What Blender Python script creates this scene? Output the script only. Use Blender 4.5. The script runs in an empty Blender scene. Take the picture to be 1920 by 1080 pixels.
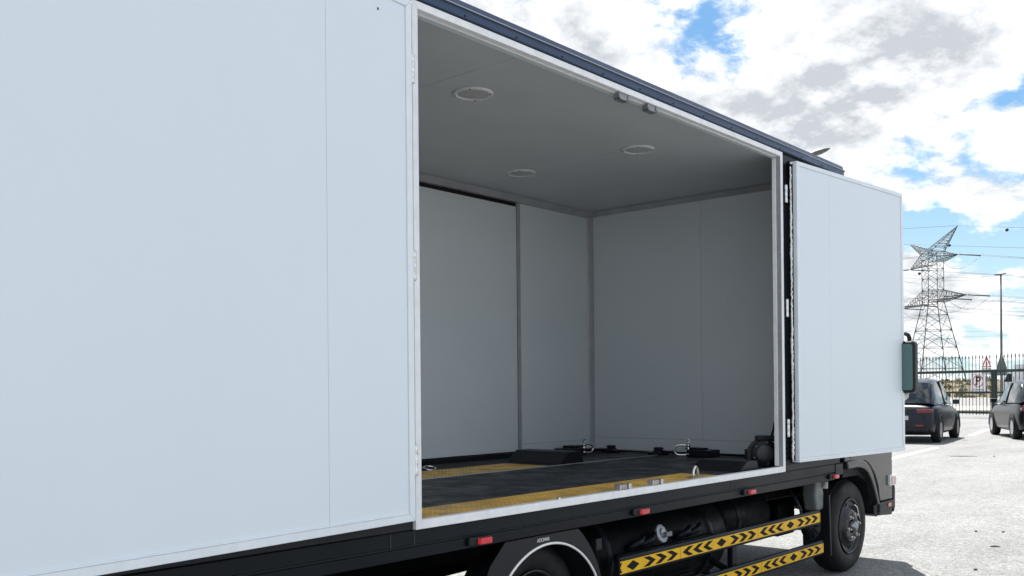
import bpy, bmesh, math, random
from mathutils import Vector, Matrix
random.seed(7)
R = math.radians
SC = bpy.context.scene
COL = SC.collection

# ------------------------------------------------------------------ camera
G = 0.894                                   # height of the door sill above the ground
CAM = Vector((-2.7117, -2.9021, 0.5683 + G))
FWD = Vector((0.75453309, 0.6562535, 0.00334063)).normalized()
RGT = Vector((0.65625332, -0.75448712, -0.00898703)).normalized()
UPV = RGT.cross(FWD).normalized()
FPX, SHY = 1789.2, 188.37
cd = bpy.data.cameras.new('camera'); cam = bpy.data.objects.new('camera', cd); COL.objects.link(cam)
cd.sensor_width = 36.0; cd.lens = FPX / 1920 * 36.0; cd.shift_y = SHY / 1920
cd.clip_start = 0.05; cd.clip_end = 6000
mw = Matrix((RGT, UPV, -FWD)).transposed().to_4x4(); mw.translation = CAM; cam.matrix_world = mw
SC.camera = cam

def at(px, py, depth):                      # a point of the place seen at (px, py), depth metres ahead
    return CAM + FWD * depth + RGT * ((px - 960) / FPX * depth) + UPV * ((540 + SHY - py) / FPX * depth)
def direction(px, py):
    return (FWD + RGT * ((px - 960) / FPX) + UPV * ((540 + SHY - py) / FPX)).normalized()

# ------------------------------------------------------------------ light
SUN_AZ, SUN_EL = R(37), R(60)               # azimuth from +X towards +Y
sdir = Vector((math.cos(SUN_AZ) * math.cos(SUN_EL), math.sin(SUN_AZ) * math.cos(SUN_EL), math.sin(SUN_EL)))
sl = bpy.data.lights.new('sun', 'SUN'); so = bpy.data.objects.new('sun', sl); COL.objects.link(so)
sl.energy = 4.2; sl.angle = R(0.6); sl.color = (1.0, 0.96, 0.9)
so.rotation_euler = sdir.to_track_quat('Z', 'Y').to_euler()
so.location = (0, 0, 30)

W = bpy.data.worlds.new('World'); SC.world = W; W.use_nodes = True
nt = W.node_tree; nt.nodes.clear()
def N(tree, t, **k):
    n = tree.nodes.new(t)
    for a, v in k.items(): setattr(n, a, v)
    return n
def mth(tree, op, a, b=None, c=None, clamp=False):
    n = tree.nodes.new('ShaderNodeMath'); n.operation = op; n.use_clamp = clamp
    for i, v in enumerate((a, b, c)):
        if v is None: continue
        if isinstance(v, (int, float)): n.inputs[i].default_value = v
        else: tree.links.new(v, n.inputs[i])
    return n.outputs[0]
def mapr(tree, v, a, b, c=0.0, d=1.0, smooth=True):
    n = tree.nodes.new('ShaderNodeMapRange'); n.interpolation_type = 'SMOOTHSTEP' if smooth else 'LINEAR'
    tree.links.new(v, n.inputs['Value'])
    n.inputs['From Min'].default_value = a; n.inputs['From Max'].default_value = b
    n.inputs['To Min'].default_value = c; n.inputs['To Max'].default_value = d
    return n.outputs['Result']
out = N(nt, 'ShaderNodeOutputWorld'); bg = N(nt, 'ShaderNodeBackground')
sky = N(nt, 'ShaderNodeTexSky', sky_type='NISHITA', sun_disc=False)
sky.sun_elevation = SUN_EL; sky.sun_rotation = math.pi / 2 - SUN_AZ
sky.air_density = 1.0; sky.dust_density = 0.6; sky.ozone_density = 2.0
tc = N(nt, 'ShaderNodeTexCoord')
sep = N(nt, 'ShaderNodeSeparateXYZ'); nt.links.new(tc.outputs['Generated'], sep.inputs[0])
zz = mth(nt, 'ADD', mth(nt, 'MAXIMUM', sep.outputs[2], 0.0), 0.34)
cmb = N(nt, 'ShaderNodeCombineXYZ')
nt.links.new(mth(nt, 'DIVIDE', sep.outputs[0], zz), cmb.inputs[0])
nt.links.new(mth(nt, 'DIVIDE', sep.outputs[1], zz), cmb.inputs[1])
cmb.inputs[2].default_value = 3.7
def noise(vec, scale, detail=8.0, rough=0.55, dist=0.0):
    n = N(nt, 'ShaderNodeTexNoise'); nt.links.new(vec, n.inputs['Vector'])
    n.inputs['Scale'].default_value = scale; n.inputs['Detail'].default_value = detail
    n.inputs['Roughness'].default_value = rough; n.inputs['Distortion'].default_value = dist
    return n.outputs[0]
def scaled(vec, k, off=(0, 0, 0)):
    n = N(nt, 'ShaderNodeVectorMath', operation='MULTIPLY_ADD'); nt.links.new(vec, n.inputs[0]); n.inputs[1].default_value = (k, k, k); n.inputs[2].default_value = off
    return n.outputs[0]
base_v = cmb.outputs[0]
sh = (math.cos(SUN_AZ) * 0.04, math.sin(SUN_AZ) * 0.04, 0.0)       # a step towards the sun
def density(off):
    v = scaled(base_v, 1.0, off)
    a_ = noise(v, 5.2, 12.0, 0.62, 0.10)
    b_ = noise(v, 1.6, 3.0, 0.5, 0.0)
    return mth(nt, 'ADD', mth(nt, 'MULTIPLY', a_, 0.8), mth(nt, 'MULTIPLY', b_, 0.2))
d0 = density((0, 0, 0)); d1 = density(sh)
# the gaps and the heavy clouds that stand in this sky: direction, angular size, strength
blobs = [((1325, 135), 50, -0.075), ((1290, 60), 35, -0.03), ((1450, 95), 55, -0.065), ((1380, 30), 40, -0.03), ((1700, 300), 60, -0.06), ((1620, 330), 45, -0.05), ((1780, 255), 60, -0.06),
         ((1890, 235), 55, -0.055), ((1850, 425), 65, -0.08), ((1910, 480), 60, -0.07), ((1740, 405), 45, -0.07), ((1880, 640), 60, -0.05), ((1780, 540), 60, 0.03), ((1590, 15), 50, -0.05),
         ((1490, 215), 120, 0.14), ((1600, 180), 120, 0.12), ((1750, 110), 90, 0.085), ((1830, 60), 80, 0.07), ((1790, 340), 70, 0.09), ((1870, 310), 70, 0.08), ((1050, 90), 170, 0.06), ((1180, 60), 110, 0.06), ((1850, 580), 90, 0.07)]
adj = None
for (px, py), rad, st in blobs:
    g = direction(px, py)
    vm = N(nt, 'ShaderNodeVectorMath', operation='DOT_PRODUCT'); nt.links.new(tc.outputs['Generated'], vm.inputs[0]); vm.inputs[1].default_value = g
    a = rad / FPX
    r_ = mapr(nt, vm.outputs['Value'], math.cos(a * 2.0), 1.0, 0.0, st)
    adj = r_ if adj is None else mth(nt, 'ADD', adj, r_)
dens = mth(nt, 'ADD', d0, adj)
alpha = mapr(nt, dens, 0.435, 0.548)
# side towards the sun bright, thick middles grey
lit = mth(nt, 'SUBTRACT', d0, d1)
sv = N(nt, 'ShaderNodeVectorMath', operation='DOT_PRODUCT'); nt.links.new(tc.outputs['Generated'], sv.inputs[0]); sv.inputs[1].default_value = sdir
near = mapr(nt, sv.outputs['Value'], 0.58, 0.85)                   # thin cloud in front of the sun glows
thick = mth(nt, 'MULTIPLY', mapr(nt, dens, 0.50, 0.80), mth(nt, 'SUBTRACT', 1.0, mth(nt, 'MULTIPLY', near, 0.75)))
shade = mth(nt, 'SUBTRACT', mth(nt, 'ADD', mth(nt, 'MULTIPLY', thick, 0.90), 0.30), mth(nt, 'MULTIPLY', lit, 5.0), clamp=True)
ramp = N(nt, 'ShaderNodeMix', data_type='RGBA'); nt.links.new(shade, ramp.inputs['Factor'])
ramp.inputs['A'].default_value = (7.4, 7.45, 7.5, 1); ramp.inputs['B'].default_value = (3.2, 3.4, 3.65, 1)
# paler towards the horizon, as in the photograph
hz = mapr(nt, sep.outputs[2], 0.0, 0.30, 0.72, 0.06)
hzm = N(nt, 'ShaderNodeMix', data_type='RGBA'); nt.links.new(hz, hzm.inputs['Factor'])
skg = N(nt, 'ShaderNodeMix', data_type='RGBA', blend_type='MULTIPLY'); skg.inputs['Factor'].default_value = 1.0
nt.links.new(sky.outputs[0], skg.inputs['A']); skg.inputs['B'].default_value = (0.36, 0.57, 0.67, 1)
nt.links.new(skg.outputs['Result'], hzm.inputs['A']); hzm.inputs['B'].default_value = (4.1, 4.9, 5.25, 1)
mx = N(nt, 'ShaderNodeMix', data_type='RGBA'); nt.links.new(alpha, mx.inputs['Factor'])
nt.links.new(hzm.outputs['Result'], mx.inputs['A']); nt.links.new(ramp.outputs['Result'], mx.inputs['B'])
nt.links.new(mx.outputs['Result'], bg.inputs['Color']); bg.inputs['Strength'].default_value = 0.084
nt.links.new(bg.outputs[0], out.inputs['Surface'])
W.cycles.sampling_method = 'MANUAL'; W.cycles.sample_map_resolution = 1024

vs = SC.view_settings
vs.view_transform = 'Standard'; vs.look = 'None'; vs.gamma = 1.0; vs.use_curve_mapping = False
vs.exposure = 1.24
SC.cycles.use_denoising = True
SC.cycles.max_bounces = 12; SC.cycles.diffuse_bounces = 8; SC.cycles.glossy_bounces = 5
SC.cycles.transparent_max_bounces = 12

# ------------------------------------------------------------------ materials
MATS = {}
def M(name, col, rough=0.5, metal=0.0, var=0.0, vscale=6.0, bump=0.0, bscale=60.0, coat=0.0, rvar=0.0, spec=0.5, trans=0.0, streak=0.0, bkind='noise'):
    if name in MATS: return MATS[name]
    m = bpy.data.materials.new(name); m.use_nodes = True; t = m.node_tree
    b = t.nodes['Principled BSDF']
    b.inputs['Base Color'].default_value = (*col, 1); b.inputs['Roughness'].default_value = rough
    b.inputs['Metallic'].default_value = metal; b.inputs['Specular IOR Level'].default_value = spec
    b.inputs['Coat Weight'].default_value = coat; b.inputs['Coat Roughness'].default_value = 0.06
    b.inputs['Transmission Weight'].default_value = trans
    geo = N(t, 'ShaderNodeNewGeometry')
    def nz(s, d=4.0, ro=0.6, vec=None):
        n = N(t, 'ShaderNodeTexNoise'); t.links.new(vec or geo.outputs['Position'], n.inputs['Vector'])
        n.inputs['Scale'].default_value = s; n.inputs['Detail'].default_value = d; n.inputs['Roughness'].default_value = ro
        return n.outputs[0]
    if var or streak:
        v = mapr(t, nz(vscale), 0.3, 0.7, 1 - var, 1 + var)
        if streak:
            mp = N(t, 'ShaderNodeMapping'); t.links.new(geo.outputs['Position'], mp.inputs[0]); mp.inputs['Scale'].default_value = (9, 9, 0.7)
            v = mth(t, 'MULTIPLY', v, mapr(t, nz(1.6, 6, 0.6, mp.outputs[0]), 0.52, 0.78, 1.0, 1 - streak))
        mix = N(t, 'ShaderNodeMix', data_type='RGBA', blend_type='MULTIPLY'); mix.inputs['Factor'].default_value = 1
        mix.inputs['A'].default_value = (*col, 1)
        cc = N(t, 'ShaderNodeCombineColor'); [t.links.new(v, cc.inputs[i]) for i in range(3)]
        t.links.new(cc.outputs[0], mix.inputs['B']); t.links.new(mix.outputs['Result'], b.inputs['Base Color'])
    if rvar:
        t.links.new(mapr(t, nz(vscale * 0.7, 6), 0.3, 0.7, max(0.02, rough - rvar), rough + rvar), b.inputs['Roughness'])
    if bump:
        bp = N(t, 'ShaderNodeBump'); bp.inputs['Strength'].default_value = bump; bp.inputs['Distance'].default_value = 0.01
        if bkind == 'noise': h = nz(bscale, 3.0)
        else:
            vo = N(t, 'ShaderNodeTexVoronoi'); vo.inputs['Scale'].default_value = bscale; t.links.new(geo.outputs['Position'], vo.inputs['Vector']); h = vo.outputs['Distance']
        t.links.new(h, bp.inputs['Height']); t.links.new(bp.outputs[0], b.inputs['Normal'])
    MATS[name] = m
    return m

def tread(name, col, rough, height):        # checker-plate relief: two rotated rows of short bars
    m = M(name, col, rough, 0.0, 0.32, 7.0, rvar=0.14)
    t = m.node_tree; b = t.nodes['Principled BSDF']; geo = N(t, 'ShaderNodeNewGeometry')
    hs = []
    for ang, off in ((45, 0.0), (-45, 0.5)):
        mp = N(t, 'ShaderNodeMapping'); t.links.new(geo.outputs['Position'], mp.inputs[0])
        mp.inputs['Rotation'].default_value = (0, 0, R(ang)); mp.inputs['Scale'].default_value = (42, 42, 42); mp.inputs['Location'].default_value = (off, off, 0)
        s = N(t, 'ShaderNodeSeparateXYZ'); t.links.new(mp.outputs[0], s.inputs[0])
        fx = mth(t, 'ABSOLUTE', mth(t, 'SUBTRACT', mth(t, 'FRACT', s.outputs[0]), 0.5))
        fy = mth(t, 'ABSOLUTE', mth(t, 'SUBTRACT', mth(t, 'FRACT', s.outputs[1]), 0.5))
        hs.append(mth(t, 'MULTIPLY', mapr(t, fx, 0.42, 0.24), mapr(t, fy, 0.16, 0.06)))
    h = mth(t, 'MAXIMUM', hs[0], hs[1])
    old = b.inputs['Base Color'].links[0].from_socket
    wm = N(t, 'ShaderNodeMix', data_type='RGBA', blend_type='MULTIPLY'); wm.inputs['Factor'].default_value = 1.0
    cw = N(t, 'ShaderNodeCombineColor'); wv = mapr(t, h, 0.0, 1.0, 0.78, 1.5); [t.links.new(wv, cw.inputs[i]) for i in range(3)]
    t.links.new(old, wm.inputs['A']); t.links.new(cw.outputs[0], wm.inputs['B']); t.links.new(wm.outputs['Result'], b.inputs['Base Color'])
    bp = N(t, 'ShaderNodeBump'); bp.inputs['Strength'].default_value = height; bp.inputs['Distance'].default_value = 0.004
    t.links.new(h, bp.inputs['Height']); t.links.new(bp.outputs[0], b.inputs['Normal'])
    return m

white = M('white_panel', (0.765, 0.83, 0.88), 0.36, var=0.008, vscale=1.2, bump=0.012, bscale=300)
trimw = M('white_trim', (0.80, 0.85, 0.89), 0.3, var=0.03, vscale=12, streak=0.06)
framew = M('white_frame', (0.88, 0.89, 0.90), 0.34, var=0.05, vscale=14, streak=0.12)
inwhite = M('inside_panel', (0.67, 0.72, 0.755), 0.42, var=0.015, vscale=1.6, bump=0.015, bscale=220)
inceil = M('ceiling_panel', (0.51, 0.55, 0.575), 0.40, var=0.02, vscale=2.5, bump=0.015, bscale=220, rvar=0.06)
lampring = M('lamp_ring', (0.66, 0.69, 0.70), 0.4, var=0.04, vscale=20)
keepm = M('keeper_steel', (0.30, 0.30, 0.31), 0.4, 0.7, var=0.15, vscale=40)
alu = M('aluminium', (0.56, 0.56, 0.58), 0.38, 0.85, var=0.1, vscale=9, bump=0.03, bscale=80, rvar=0.1)
dalu = M('dull_trim', (0.44, 0.45, 0.48), 0.45, 0.4, var=0.08, vscale=6, streak=0.08)
chrome = M('bright_steel', (0.78, 0.78, 0.78), 0.16, 1.0, var=0.08, vscale=30)
zinc = M('zinc_steel', (0.40, 0.36, 0.34), 0.38, 0.9, var=0.15, vscale=40, bump=0.05, bscale=150)
skirt = M('black_skirt', (0.006, 0.0095, 0.014), 0.34, 0.0, spec=0.15, var=0.12, vscale=3, rvar=0.08, streak=0.2, bump=0.01, bscale=90)
navy = M('navy_fascia', (0.040, 0.066, 0.125), 0.36, 0.25, var=0.08, vscale=5, rvar=0.06)
dark = M('dark_body', (0.007, 0.010, 0.015), 0.45, spec=0.3, var=0.15, vscale=5)
chas = M('chassis_black', (0.004, 0.005, 0.006), 0.55, spec=0.1, var=0.3, vscale=9, bump=0.08, bscale=60, rvar=0.15)
rubber = M('rubber', (0.009, 0.010, 0.012), 0.62, spec=0.25, var=0.25, vscale=18, bump=0.06, bscale=140)
tyre_m = M('tyre_rubber', (0.014, 0.0138, 0.015), 0.6, spec=0.3, var=0.3, vscale=10, bump=0.08, bscale=70, rvar=0.1)
rimdark = M('rim_black', (0.013, 0.015, 0.018), 0.33, 0.0, var=0.2, vscale=20, rvar=0.12)
tankm = M('tank_black', (0.003, 0.0036, 0.0045), 0.5, var=0.4, vscale=7, bump=0.05, bscale=40, spec=0.1, rvar=0.15)
cabpaint = M('cab_paint', (0.013, 0.0135, 0.0135), 0.2, 0.0, var=0.04, vscale=4, coat=0.45, spec=0.4)
plastic = M('black_plastic', (0.009, 0.011, 0.014), 0.42, spec=0.28, var=0.15, vscale=15, bump=0.03, bscale=200)
redlens = M('red_lens', (0.72, 0.006, 0.02), 0.12, var=0.25, vscale=80, coat=0.6, bump=0.3, bscale=240, bkind='vor')
amber = M('amber_lens', (0.65, 0.17, 0.05), 0.15, var=0.2, vscale=60, coat=0.5)
clearlens = M('clear_lens', (0.55, 0.42, 0.38), 0.1, var=0.3, vscale=70, coat=0.6)
yellowt = M('tape_yellow', (0.88, 0.50, 0.012), 0.45, spec=0.25, var=0.08, vscale=14)
blackt = M('tape_black', (0.008, 0.008, 0.009), 0.6, spec=0.15)
whitet = M('reflective_white', (0.85, 0.85, 0.83), 0.35)
mat_rub = tread('floor_mat', (0.011, 0.012, 0.018), 0.46, 1.0); mat_rub.node_tree.nodes['Principled BSDF'].inputs['Specular IOR Level'].default_value = 0.35
mat_yel = tread('tread_yellow', (0.80, 0.47, 0.075), 0.45, 1.0)
glassd = M('dark_glass', (0.01, 0.013, 0.015), 0.05, 0.0, spec=0.8)
mirror_m = M('mirror_glass', (0.12, 0.185, 0.18), 0.03, 1.0, bump=0.25, bscale=9)  # dark green tint stands in for the reflection of trees in the glass
bottle = M('washer_plastic', (0.20, 0.215, 0.22), 0.4, var=0.12, vscale=12, trans=0.15)
lampw = M('lamp_lens', (0.44, 0.46, 0.47), 0.5, var=0.05, vscale=40, bump=0.1, bscale=160)

# ------------------------------------------------------------------ mesh helpers
class MB:
    def __init__(s, T=None): s.v = []; s.f = []; s.mi = []; s.sm = []; s.T = T; s.cur = 0
    def add(s, vs_, fs_, smooth=False):
        o = len(s.v)
        for p in vs_:
            p = Vector(p); s.v.append(s.T(p) if s.T else p)
        for f in fs_: s.f.append([i + o for i in f]); s.mi.append(s.cur); s.sm.append(smooth)
        return s
    def box(s, x0, x1, y0, y1, z0, z1):
        vs_ = [(x, y, z) for z in (z0, z1) for y in (y0, y1) for x in (x0, x1)]
        return s.add(vs_, [(0, 2, 3, 1), (4, 5, 7, 6), (0, 1, 5, 4), (2, 6, 7, 3), (0, 4, 6, 2), (1, 3, 7, 5)])
    def prism(s, prof, axis, a, b, smooth=False):      # profile of 2-D points pushed along an axis from a to b
        n = len(prof)
        def P(q, w):
            return {'X': (w, q[0], q[1]), 'Y': (q[0], w, q[1]), 'Z': (q[0], q[1], w)}[axis]
        vs_ = [P(q, a) for q in prof] + [P(q, b) for q in prof]
        s.add(vs_, [(i, (i + 1) % n, n + (i + 1) % n, n + i) for i in range(n)], smooth)
        o = len(s.v) - 2 * n
        s.f.append([o + i for i in range(n)][::-1]); s.f.append([o + n + i for i in range(n)]); s.mi += [s.cur] * 2; s.sm += [False] * 2
        return s
    def tube(s, pts, r, n=8, closed=False, caps=True):
        pts = [Vector(p) for p in pts]; m = len(pts); rs = r if isinstance(r, (list, tuple)) else [r] * m
        vs_, fs_ = [], []; up = None
        for i, p in enumerate(pts):
            a = pts[(i - 1) % m] if (closed or i > 0) else p
            b = pts[(i + 1) % m] if (closed or i < m - 1) else p
            d = (b - a).normalized()
            if up is None: up = Vector((0, 0, 1)) if abs(d.z) < 0.9 else Vector((1, 0, 0))
            u = (up - d * up.dot(d)).normalized(); w = d.cross(u); up = u
            for k in range(n):
                an = 2 * math.pi * k / n
                vs_.append(p + (u * math.cos(an) + w * math.sin(an)) * rs[i])
        for i in range(m if closed else m - 1):
            j = (i + 1) % m
            for k in range(n):
                k2 = (k + 1) % n
                fs_.append((i * n + k, i * n + k2, j * n + k2, j * n + k))
        if caps and not closed:
            fs_.append(tuple(range(n))[::-1]); fs_.append(tuple((m - 1) * n + k for k in range(n)))
        return s.add(vs_, fs_, True)
    def lathe(s, prof, c, axis='Y', n=48, a0=0.0, a1=2 * math.pi, smooth=True):   # prof: (radius, along)
        full = abs(a1 - a0 - 2 * math.pi) < 1e-6; k = n if full else n + 1
        vs_ = []
        for (r, h) in prof:
            for i in range(k):
                an = a0 + (a1 - a0) * i / n; cx, cy = r * math.cos(an), r * math.sin(an)
                vs_.append({'Y': (c[0] + cx, c[1] + h, c[2] + cy), 'Z': (c[0] + cx, c[1] + cy, c[2] + h), 'X': (c[0] + h, c[1] + cx, c[2] + cy)}[axis])
        fs_ = []
        for j in range(len(prof) - 1):
            for i in range(n):
                i2 = (i + 1) % k
                fs_.append((j * k + i, j * k + i2, (j + 1) * k + i2, (j + 1) * k + i))
        return s.add(vs_, fs_, smooth)
    def sphere(s, c, r, n=10):
        pr = [(max(1e-4, r * math.sin(math.pi * i / n)), -r * math.cos(math.pi * i / n)) for i in range(n + 1)]
        return s.lathe(pr, c, 'Z', n * 2)

def obj(name, mb, mats, parent=None, bevel=0.0, bseg=2, fix=True, smooth=False):
    me = bpy.data.meshes.new(name)
    vs_ = mb.v
    lo = Vector([min(v[i] for v in vs_) for i in range(3)]); hi = Vector([max(v[i] for v in vs_) for i in range(3)])
    org = Vector(((lo.x + hi.x) / 2, (lo.y + hi.y) / 2, lo.z))
    me.from_pydata([v - org for v in vs_], [], mb.f)
    if not isinstance(mats, (list, tuple)): mats = [mats]
    for m in mats: me.materials.append(m)
    for p, i, q in zip(me.polygons, mb.mi, mb.sm): p.material_index = i; p.use_smooth = q or smooth
    if fix:
        bm = bmesh.new(); bm.from_mesh(me); bmesh.ops.recalc_face_normals(bm, faces=bm.faces); bm.to_mesh(me); bm.free()
    o = bpy.data.objects.new(name, me); COL.objects.link(o)
    if parent:
        o.parent = parent; pw = Vector(); q = parent
        while q: pw += q.location; q = q.parent
        o.location = org - pw
    else: o.location = org
    if bevel:
        b = o.modifiers.new('bevel', 'BEVEL'); b.width = bevel; b.segments = bseg; b.limit_method = 'ANGLE'; b.angle_limit = R(40)
    return o
def thing(name, label, cat, loc=(0, 0, 0), group=None):
    o = bpy.data.objects.new(name, None); COL.objects.link(o); o.location = loc; o.empty_display_size = 0.2
    return tag(o, label, cat, group)
def tag(o, label, cat, group=None, kind=None):
    o['label'] = label; o['category'] = cat
    if group: o['group'] = group
    if kind: o['kind'] = kind
    return o
def struct(name, mb, m, kind='structure', **k):
    o = obj(name, mb, m, **k); o['kind'] = kind; return o
def text_mb(s, size, T, thick=0.0, align='CENTER', spacing=1.0):       # lettering as flat faces, placed by T(x, y)
    c = bpy.data.curves.new('t', 'FONT'); c.body = s; c.size = size; c.align_x = align; c.align_y = 'CENTER'; c.space_character = spacing; c.offset = thick
    c.resolution_u = 4
    o = bpy.data.objects.new('t', c); COL.objects.link(o)
    dg = bpy.context.evaluated_depsgraph_get(); me = bpy.data.meshes.new_from_object(o.evaluated_get(dg))
    mb = MB(); mb.add([T(v.co.x, v.co.y) for v in me.vertices], [tuple(p.vertices) for p in me.polygons])
    bpy.data.objects.remove(o); bpy.data.curves.remove(c); bpy.data.meshes.remove(me)
    return mb
def up(p): return Vector((p[0], p[1], p[2] + G))       # truck heights are measured from the door sill
def TB(): return MB(up)

# ------------------------------------------------------------------ ground
def ground_material():
    m = bpy.data.materials.new('pale_asphalt'); m.use_nodes = True; t = m.node_tree; b = t.nodes['Principled BSDF']
    geo = N(t, 'ShaderNodeNewGeometry'); pos = geo.outputs['Position']
    def nz(s, d, ro=0.6):
        n = N(t, 'ShaderNodeTexNoise'); t.links.new(pos, n.inputs['Vector']); n.inputs['Scale'].default_value = s; n.inputs['Detail'].default_value = d; n.inputs['Roughness'].default_value = ro
        return n.outputs[0]
    vo = N(t, 'ShaderNodeTexVoronoi'); t.links.new(pos, vo.inputs['Vector']); vo.inputs['Scale'].default_value = 85
    vo2 = N(t, 'ShaderNodeTexVoronoi'); t.links.new(pos, vo2.inputs['Vector']); vo2.inputs['Scale'].default_value = 34
    sc = N(t, 'ShaderNodeSeparateColor'); t.links.new(vo.outputs['Color'], sc.inputs[0])
    sc2 = N(t, 'ShaderNodeSeparateColor'); t.links.new(vo2.outputs['Color'], sc2.inputs[0])
    v = mapr(t, sc.outputs[0], 0.0, 1.0, 0.58, 1.36, smooth=False)
    v = mth(t, 'MULTIPLY', v, mapr(t, sc2.outputs[1], 0.0, 1.0, 0.80, 1.18, smooth=False))
    v = mth(t, 'MULTIPLY', v, mapr(t, nz(0.35, 6), 0.3, 0.7, 0.90, 1.07))
    v = mth(t, 'MULTIPLY', v, mapr(t, nz(2.2, 5), 0.35, 0.7, 0.93, 1.05))
    mp = N(t, 'ShaderNodeMapping'); t.links.new(pos, mp.inputs[0]); mp.inputs['Scale'].default_value = (0.25, 1.6, 1); mp.inputs['Rotation'].default_value = (0, 0, R(20))
    n4 = N(t, 'ShaderNodeTexNoise'); t.links.new(mp.outputs[0], n4.inputs['Vector']); n4.inputs['Scale'].default_value = 0.8; n4.inputs['Detail'].default_value = 6
    v = mth(t, 'MULTIPLY', v, mapr(t, n4.outputs[0], 0.4, 0.72, 1.03, 0.88))
    cc = N(t, 'ShaderNodeCombineColor'); 
    for i, k in enumerate((0.212, 0.214, 0.213)): t.links.new(mth(t, 'MULTIPLY', v, k), cc.inputs[i])
    t.links.new(cc.outputs[0], b.inputs['Base Color']); b.inputs['Roughness'].default_value = 0.85
    bp = N(t, 'ShaderNodeBump'); bp.inputs['Strength'].default_value = 0.55; bp.inputs['Distance'].default_value = 0.006
    t.links.new(mth(t, 'ADD', vo.outputs['Distance'], mth(t, 'MULTIPLY', vo2.outputs['Distance'], 0.8)), bp.inputs['Height']); t.links.new(bp.outputs[0], b.inputs['Normal'])
    return m
mb = MB(); S = 2500
mb.add([(-S, -S, 0), (S, -S, 0), (S, S, 0), (-S, S, 0)], [(0, 1, 2, 3)])
struct('ground', mb, ground_material(), fix=False)
paint = M('road_paint', (0.66, 0.66, 0.63), 0.7, var=0.16, vscale=5, bump=0.1, bscale=70)
for a, b, w in (((16.2, 4.05), (21.6, 4.57), 0.11), ((28.4, 5.65), (33.2, 6.40), 0.13), ((5.35, 1.95), (9.8, 2.3), 0.12)):
    a = Vector((*a, 0.004)); b = Vector((*b, 0.004)); d = (b - a).normalized(); n = Vector((-d.y, d.x, 0)) * w / 2 * 1.4
    struct('painted_line', MB().add([a - n, b - n, b + n, a + n], [(0, 1, 2, 3)]), paint, fix=False)

# ------------------------------------------------------------------ the truck
L, H, WID, XR, XF = 3.472, 2.2, 2.33, -1.85, 4.45
YF, XW, ZC, ZF = 2.263, 4.335, 2.19, 0.030
truck = thing('box_truck', 'white and black box truck with both side doors of its cargo box wide open', 'truck', (1.9, 1.1, 0))
def P(name, mb, m, parent=truck, **k): return obj(name, mb, m, parent, **k)

# box shell, each wall of the box a part
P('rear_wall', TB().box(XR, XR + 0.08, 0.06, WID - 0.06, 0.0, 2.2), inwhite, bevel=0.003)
P('front_wall', TB().box(XW + 0.012, XF, 0.06, WID - 0.06, 0.0, 2.2), dark, bevel=0.003)
P('side_wall', TB().box(XR, -0.002, 0.004, 0.056, 0.0, 2.2), dark, bevel=0.003)
sw = P('side_wall', TB().box(L + 0.002, XF, 0.004, 0.056, 0.0, 2.2), dark, bevel=0.003)
for k in range(6):                                     # ribbed vent low on the dark corner panel
    P('vent_rib', TB().box(L + 0.02, L + 0.28, -0.006, 0.003, 0.03 + k * 0.035, 0.046 + k * 0.035), plastic, sw)
P('roof', TB().box(XR, XF, 0.02, WID - 0.02, 2.222, 2.262), framew, bevel=0.004)
# ceiling panels with joints
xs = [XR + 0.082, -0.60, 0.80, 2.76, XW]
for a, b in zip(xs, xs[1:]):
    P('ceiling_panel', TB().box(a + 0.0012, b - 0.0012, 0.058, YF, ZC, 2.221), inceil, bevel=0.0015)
# front inner wall: two boards and a kick strip
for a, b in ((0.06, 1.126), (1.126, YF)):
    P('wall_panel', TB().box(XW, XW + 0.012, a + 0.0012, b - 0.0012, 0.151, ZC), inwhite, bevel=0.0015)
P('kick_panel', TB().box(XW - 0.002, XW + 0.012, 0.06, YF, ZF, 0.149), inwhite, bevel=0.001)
# far side wall: two fixed boards beside the far doors
XD = 3.293
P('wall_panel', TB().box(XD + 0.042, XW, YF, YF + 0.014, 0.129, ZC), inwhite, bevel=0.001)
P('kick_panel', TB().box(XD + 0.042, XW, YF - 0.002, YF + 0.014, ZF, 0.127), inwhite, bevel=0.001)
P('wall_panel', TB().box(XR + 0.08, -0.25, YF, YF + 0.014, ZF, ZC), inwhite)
P('side_wall', TB().box(XR, XF, YF + 0.03, WID, 0.0, 2.2), dark)
for a, b in ((-0.2, 1.60), (1.606, XD - 0.002)):
    d = P('far_door', TB().box(a, b, YF - 0.004, YF + 0.026, 0.072, 2.104), inwhite, bevel=0.003)
    P('door_trim', TB().box(a + 0.002, b - 0.002, YF - 0.0075, YF - 0.0045, 0.074, 0.108), inwhite, d, bevel=0.001)
    P('door_trim', TB().box(a + 0.002, b - 0.002, YF - 0.0075, YF - 0.0045, 2.07, 2.102), inwhite, d, bevel=0.001)
    P('door_trim', TB().box(b - 0.03, b - 0.002, YF - 0.0075, YF - 0.0045, 0.11, 2.068), inwhite, d, bevel=0.001)
P('door_seal', TB().box(-0.25, XD + 0.002, YF + 0.004, YF + 0.028, 2.106, 2.134), rubber)
P('door_jamb', TB().box(XD + 0.002, XD + 0.040, YF - 0.014, YF + 0.026, 0.036, 2.134), dalu, bevel=0.002)
P('door_sill', TB().box(-0.25, XD + 0.04, YF - 0.03, YF + 0.02, ZF - 0.005, 0.066), plastic, bevel=0.004)
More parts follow.
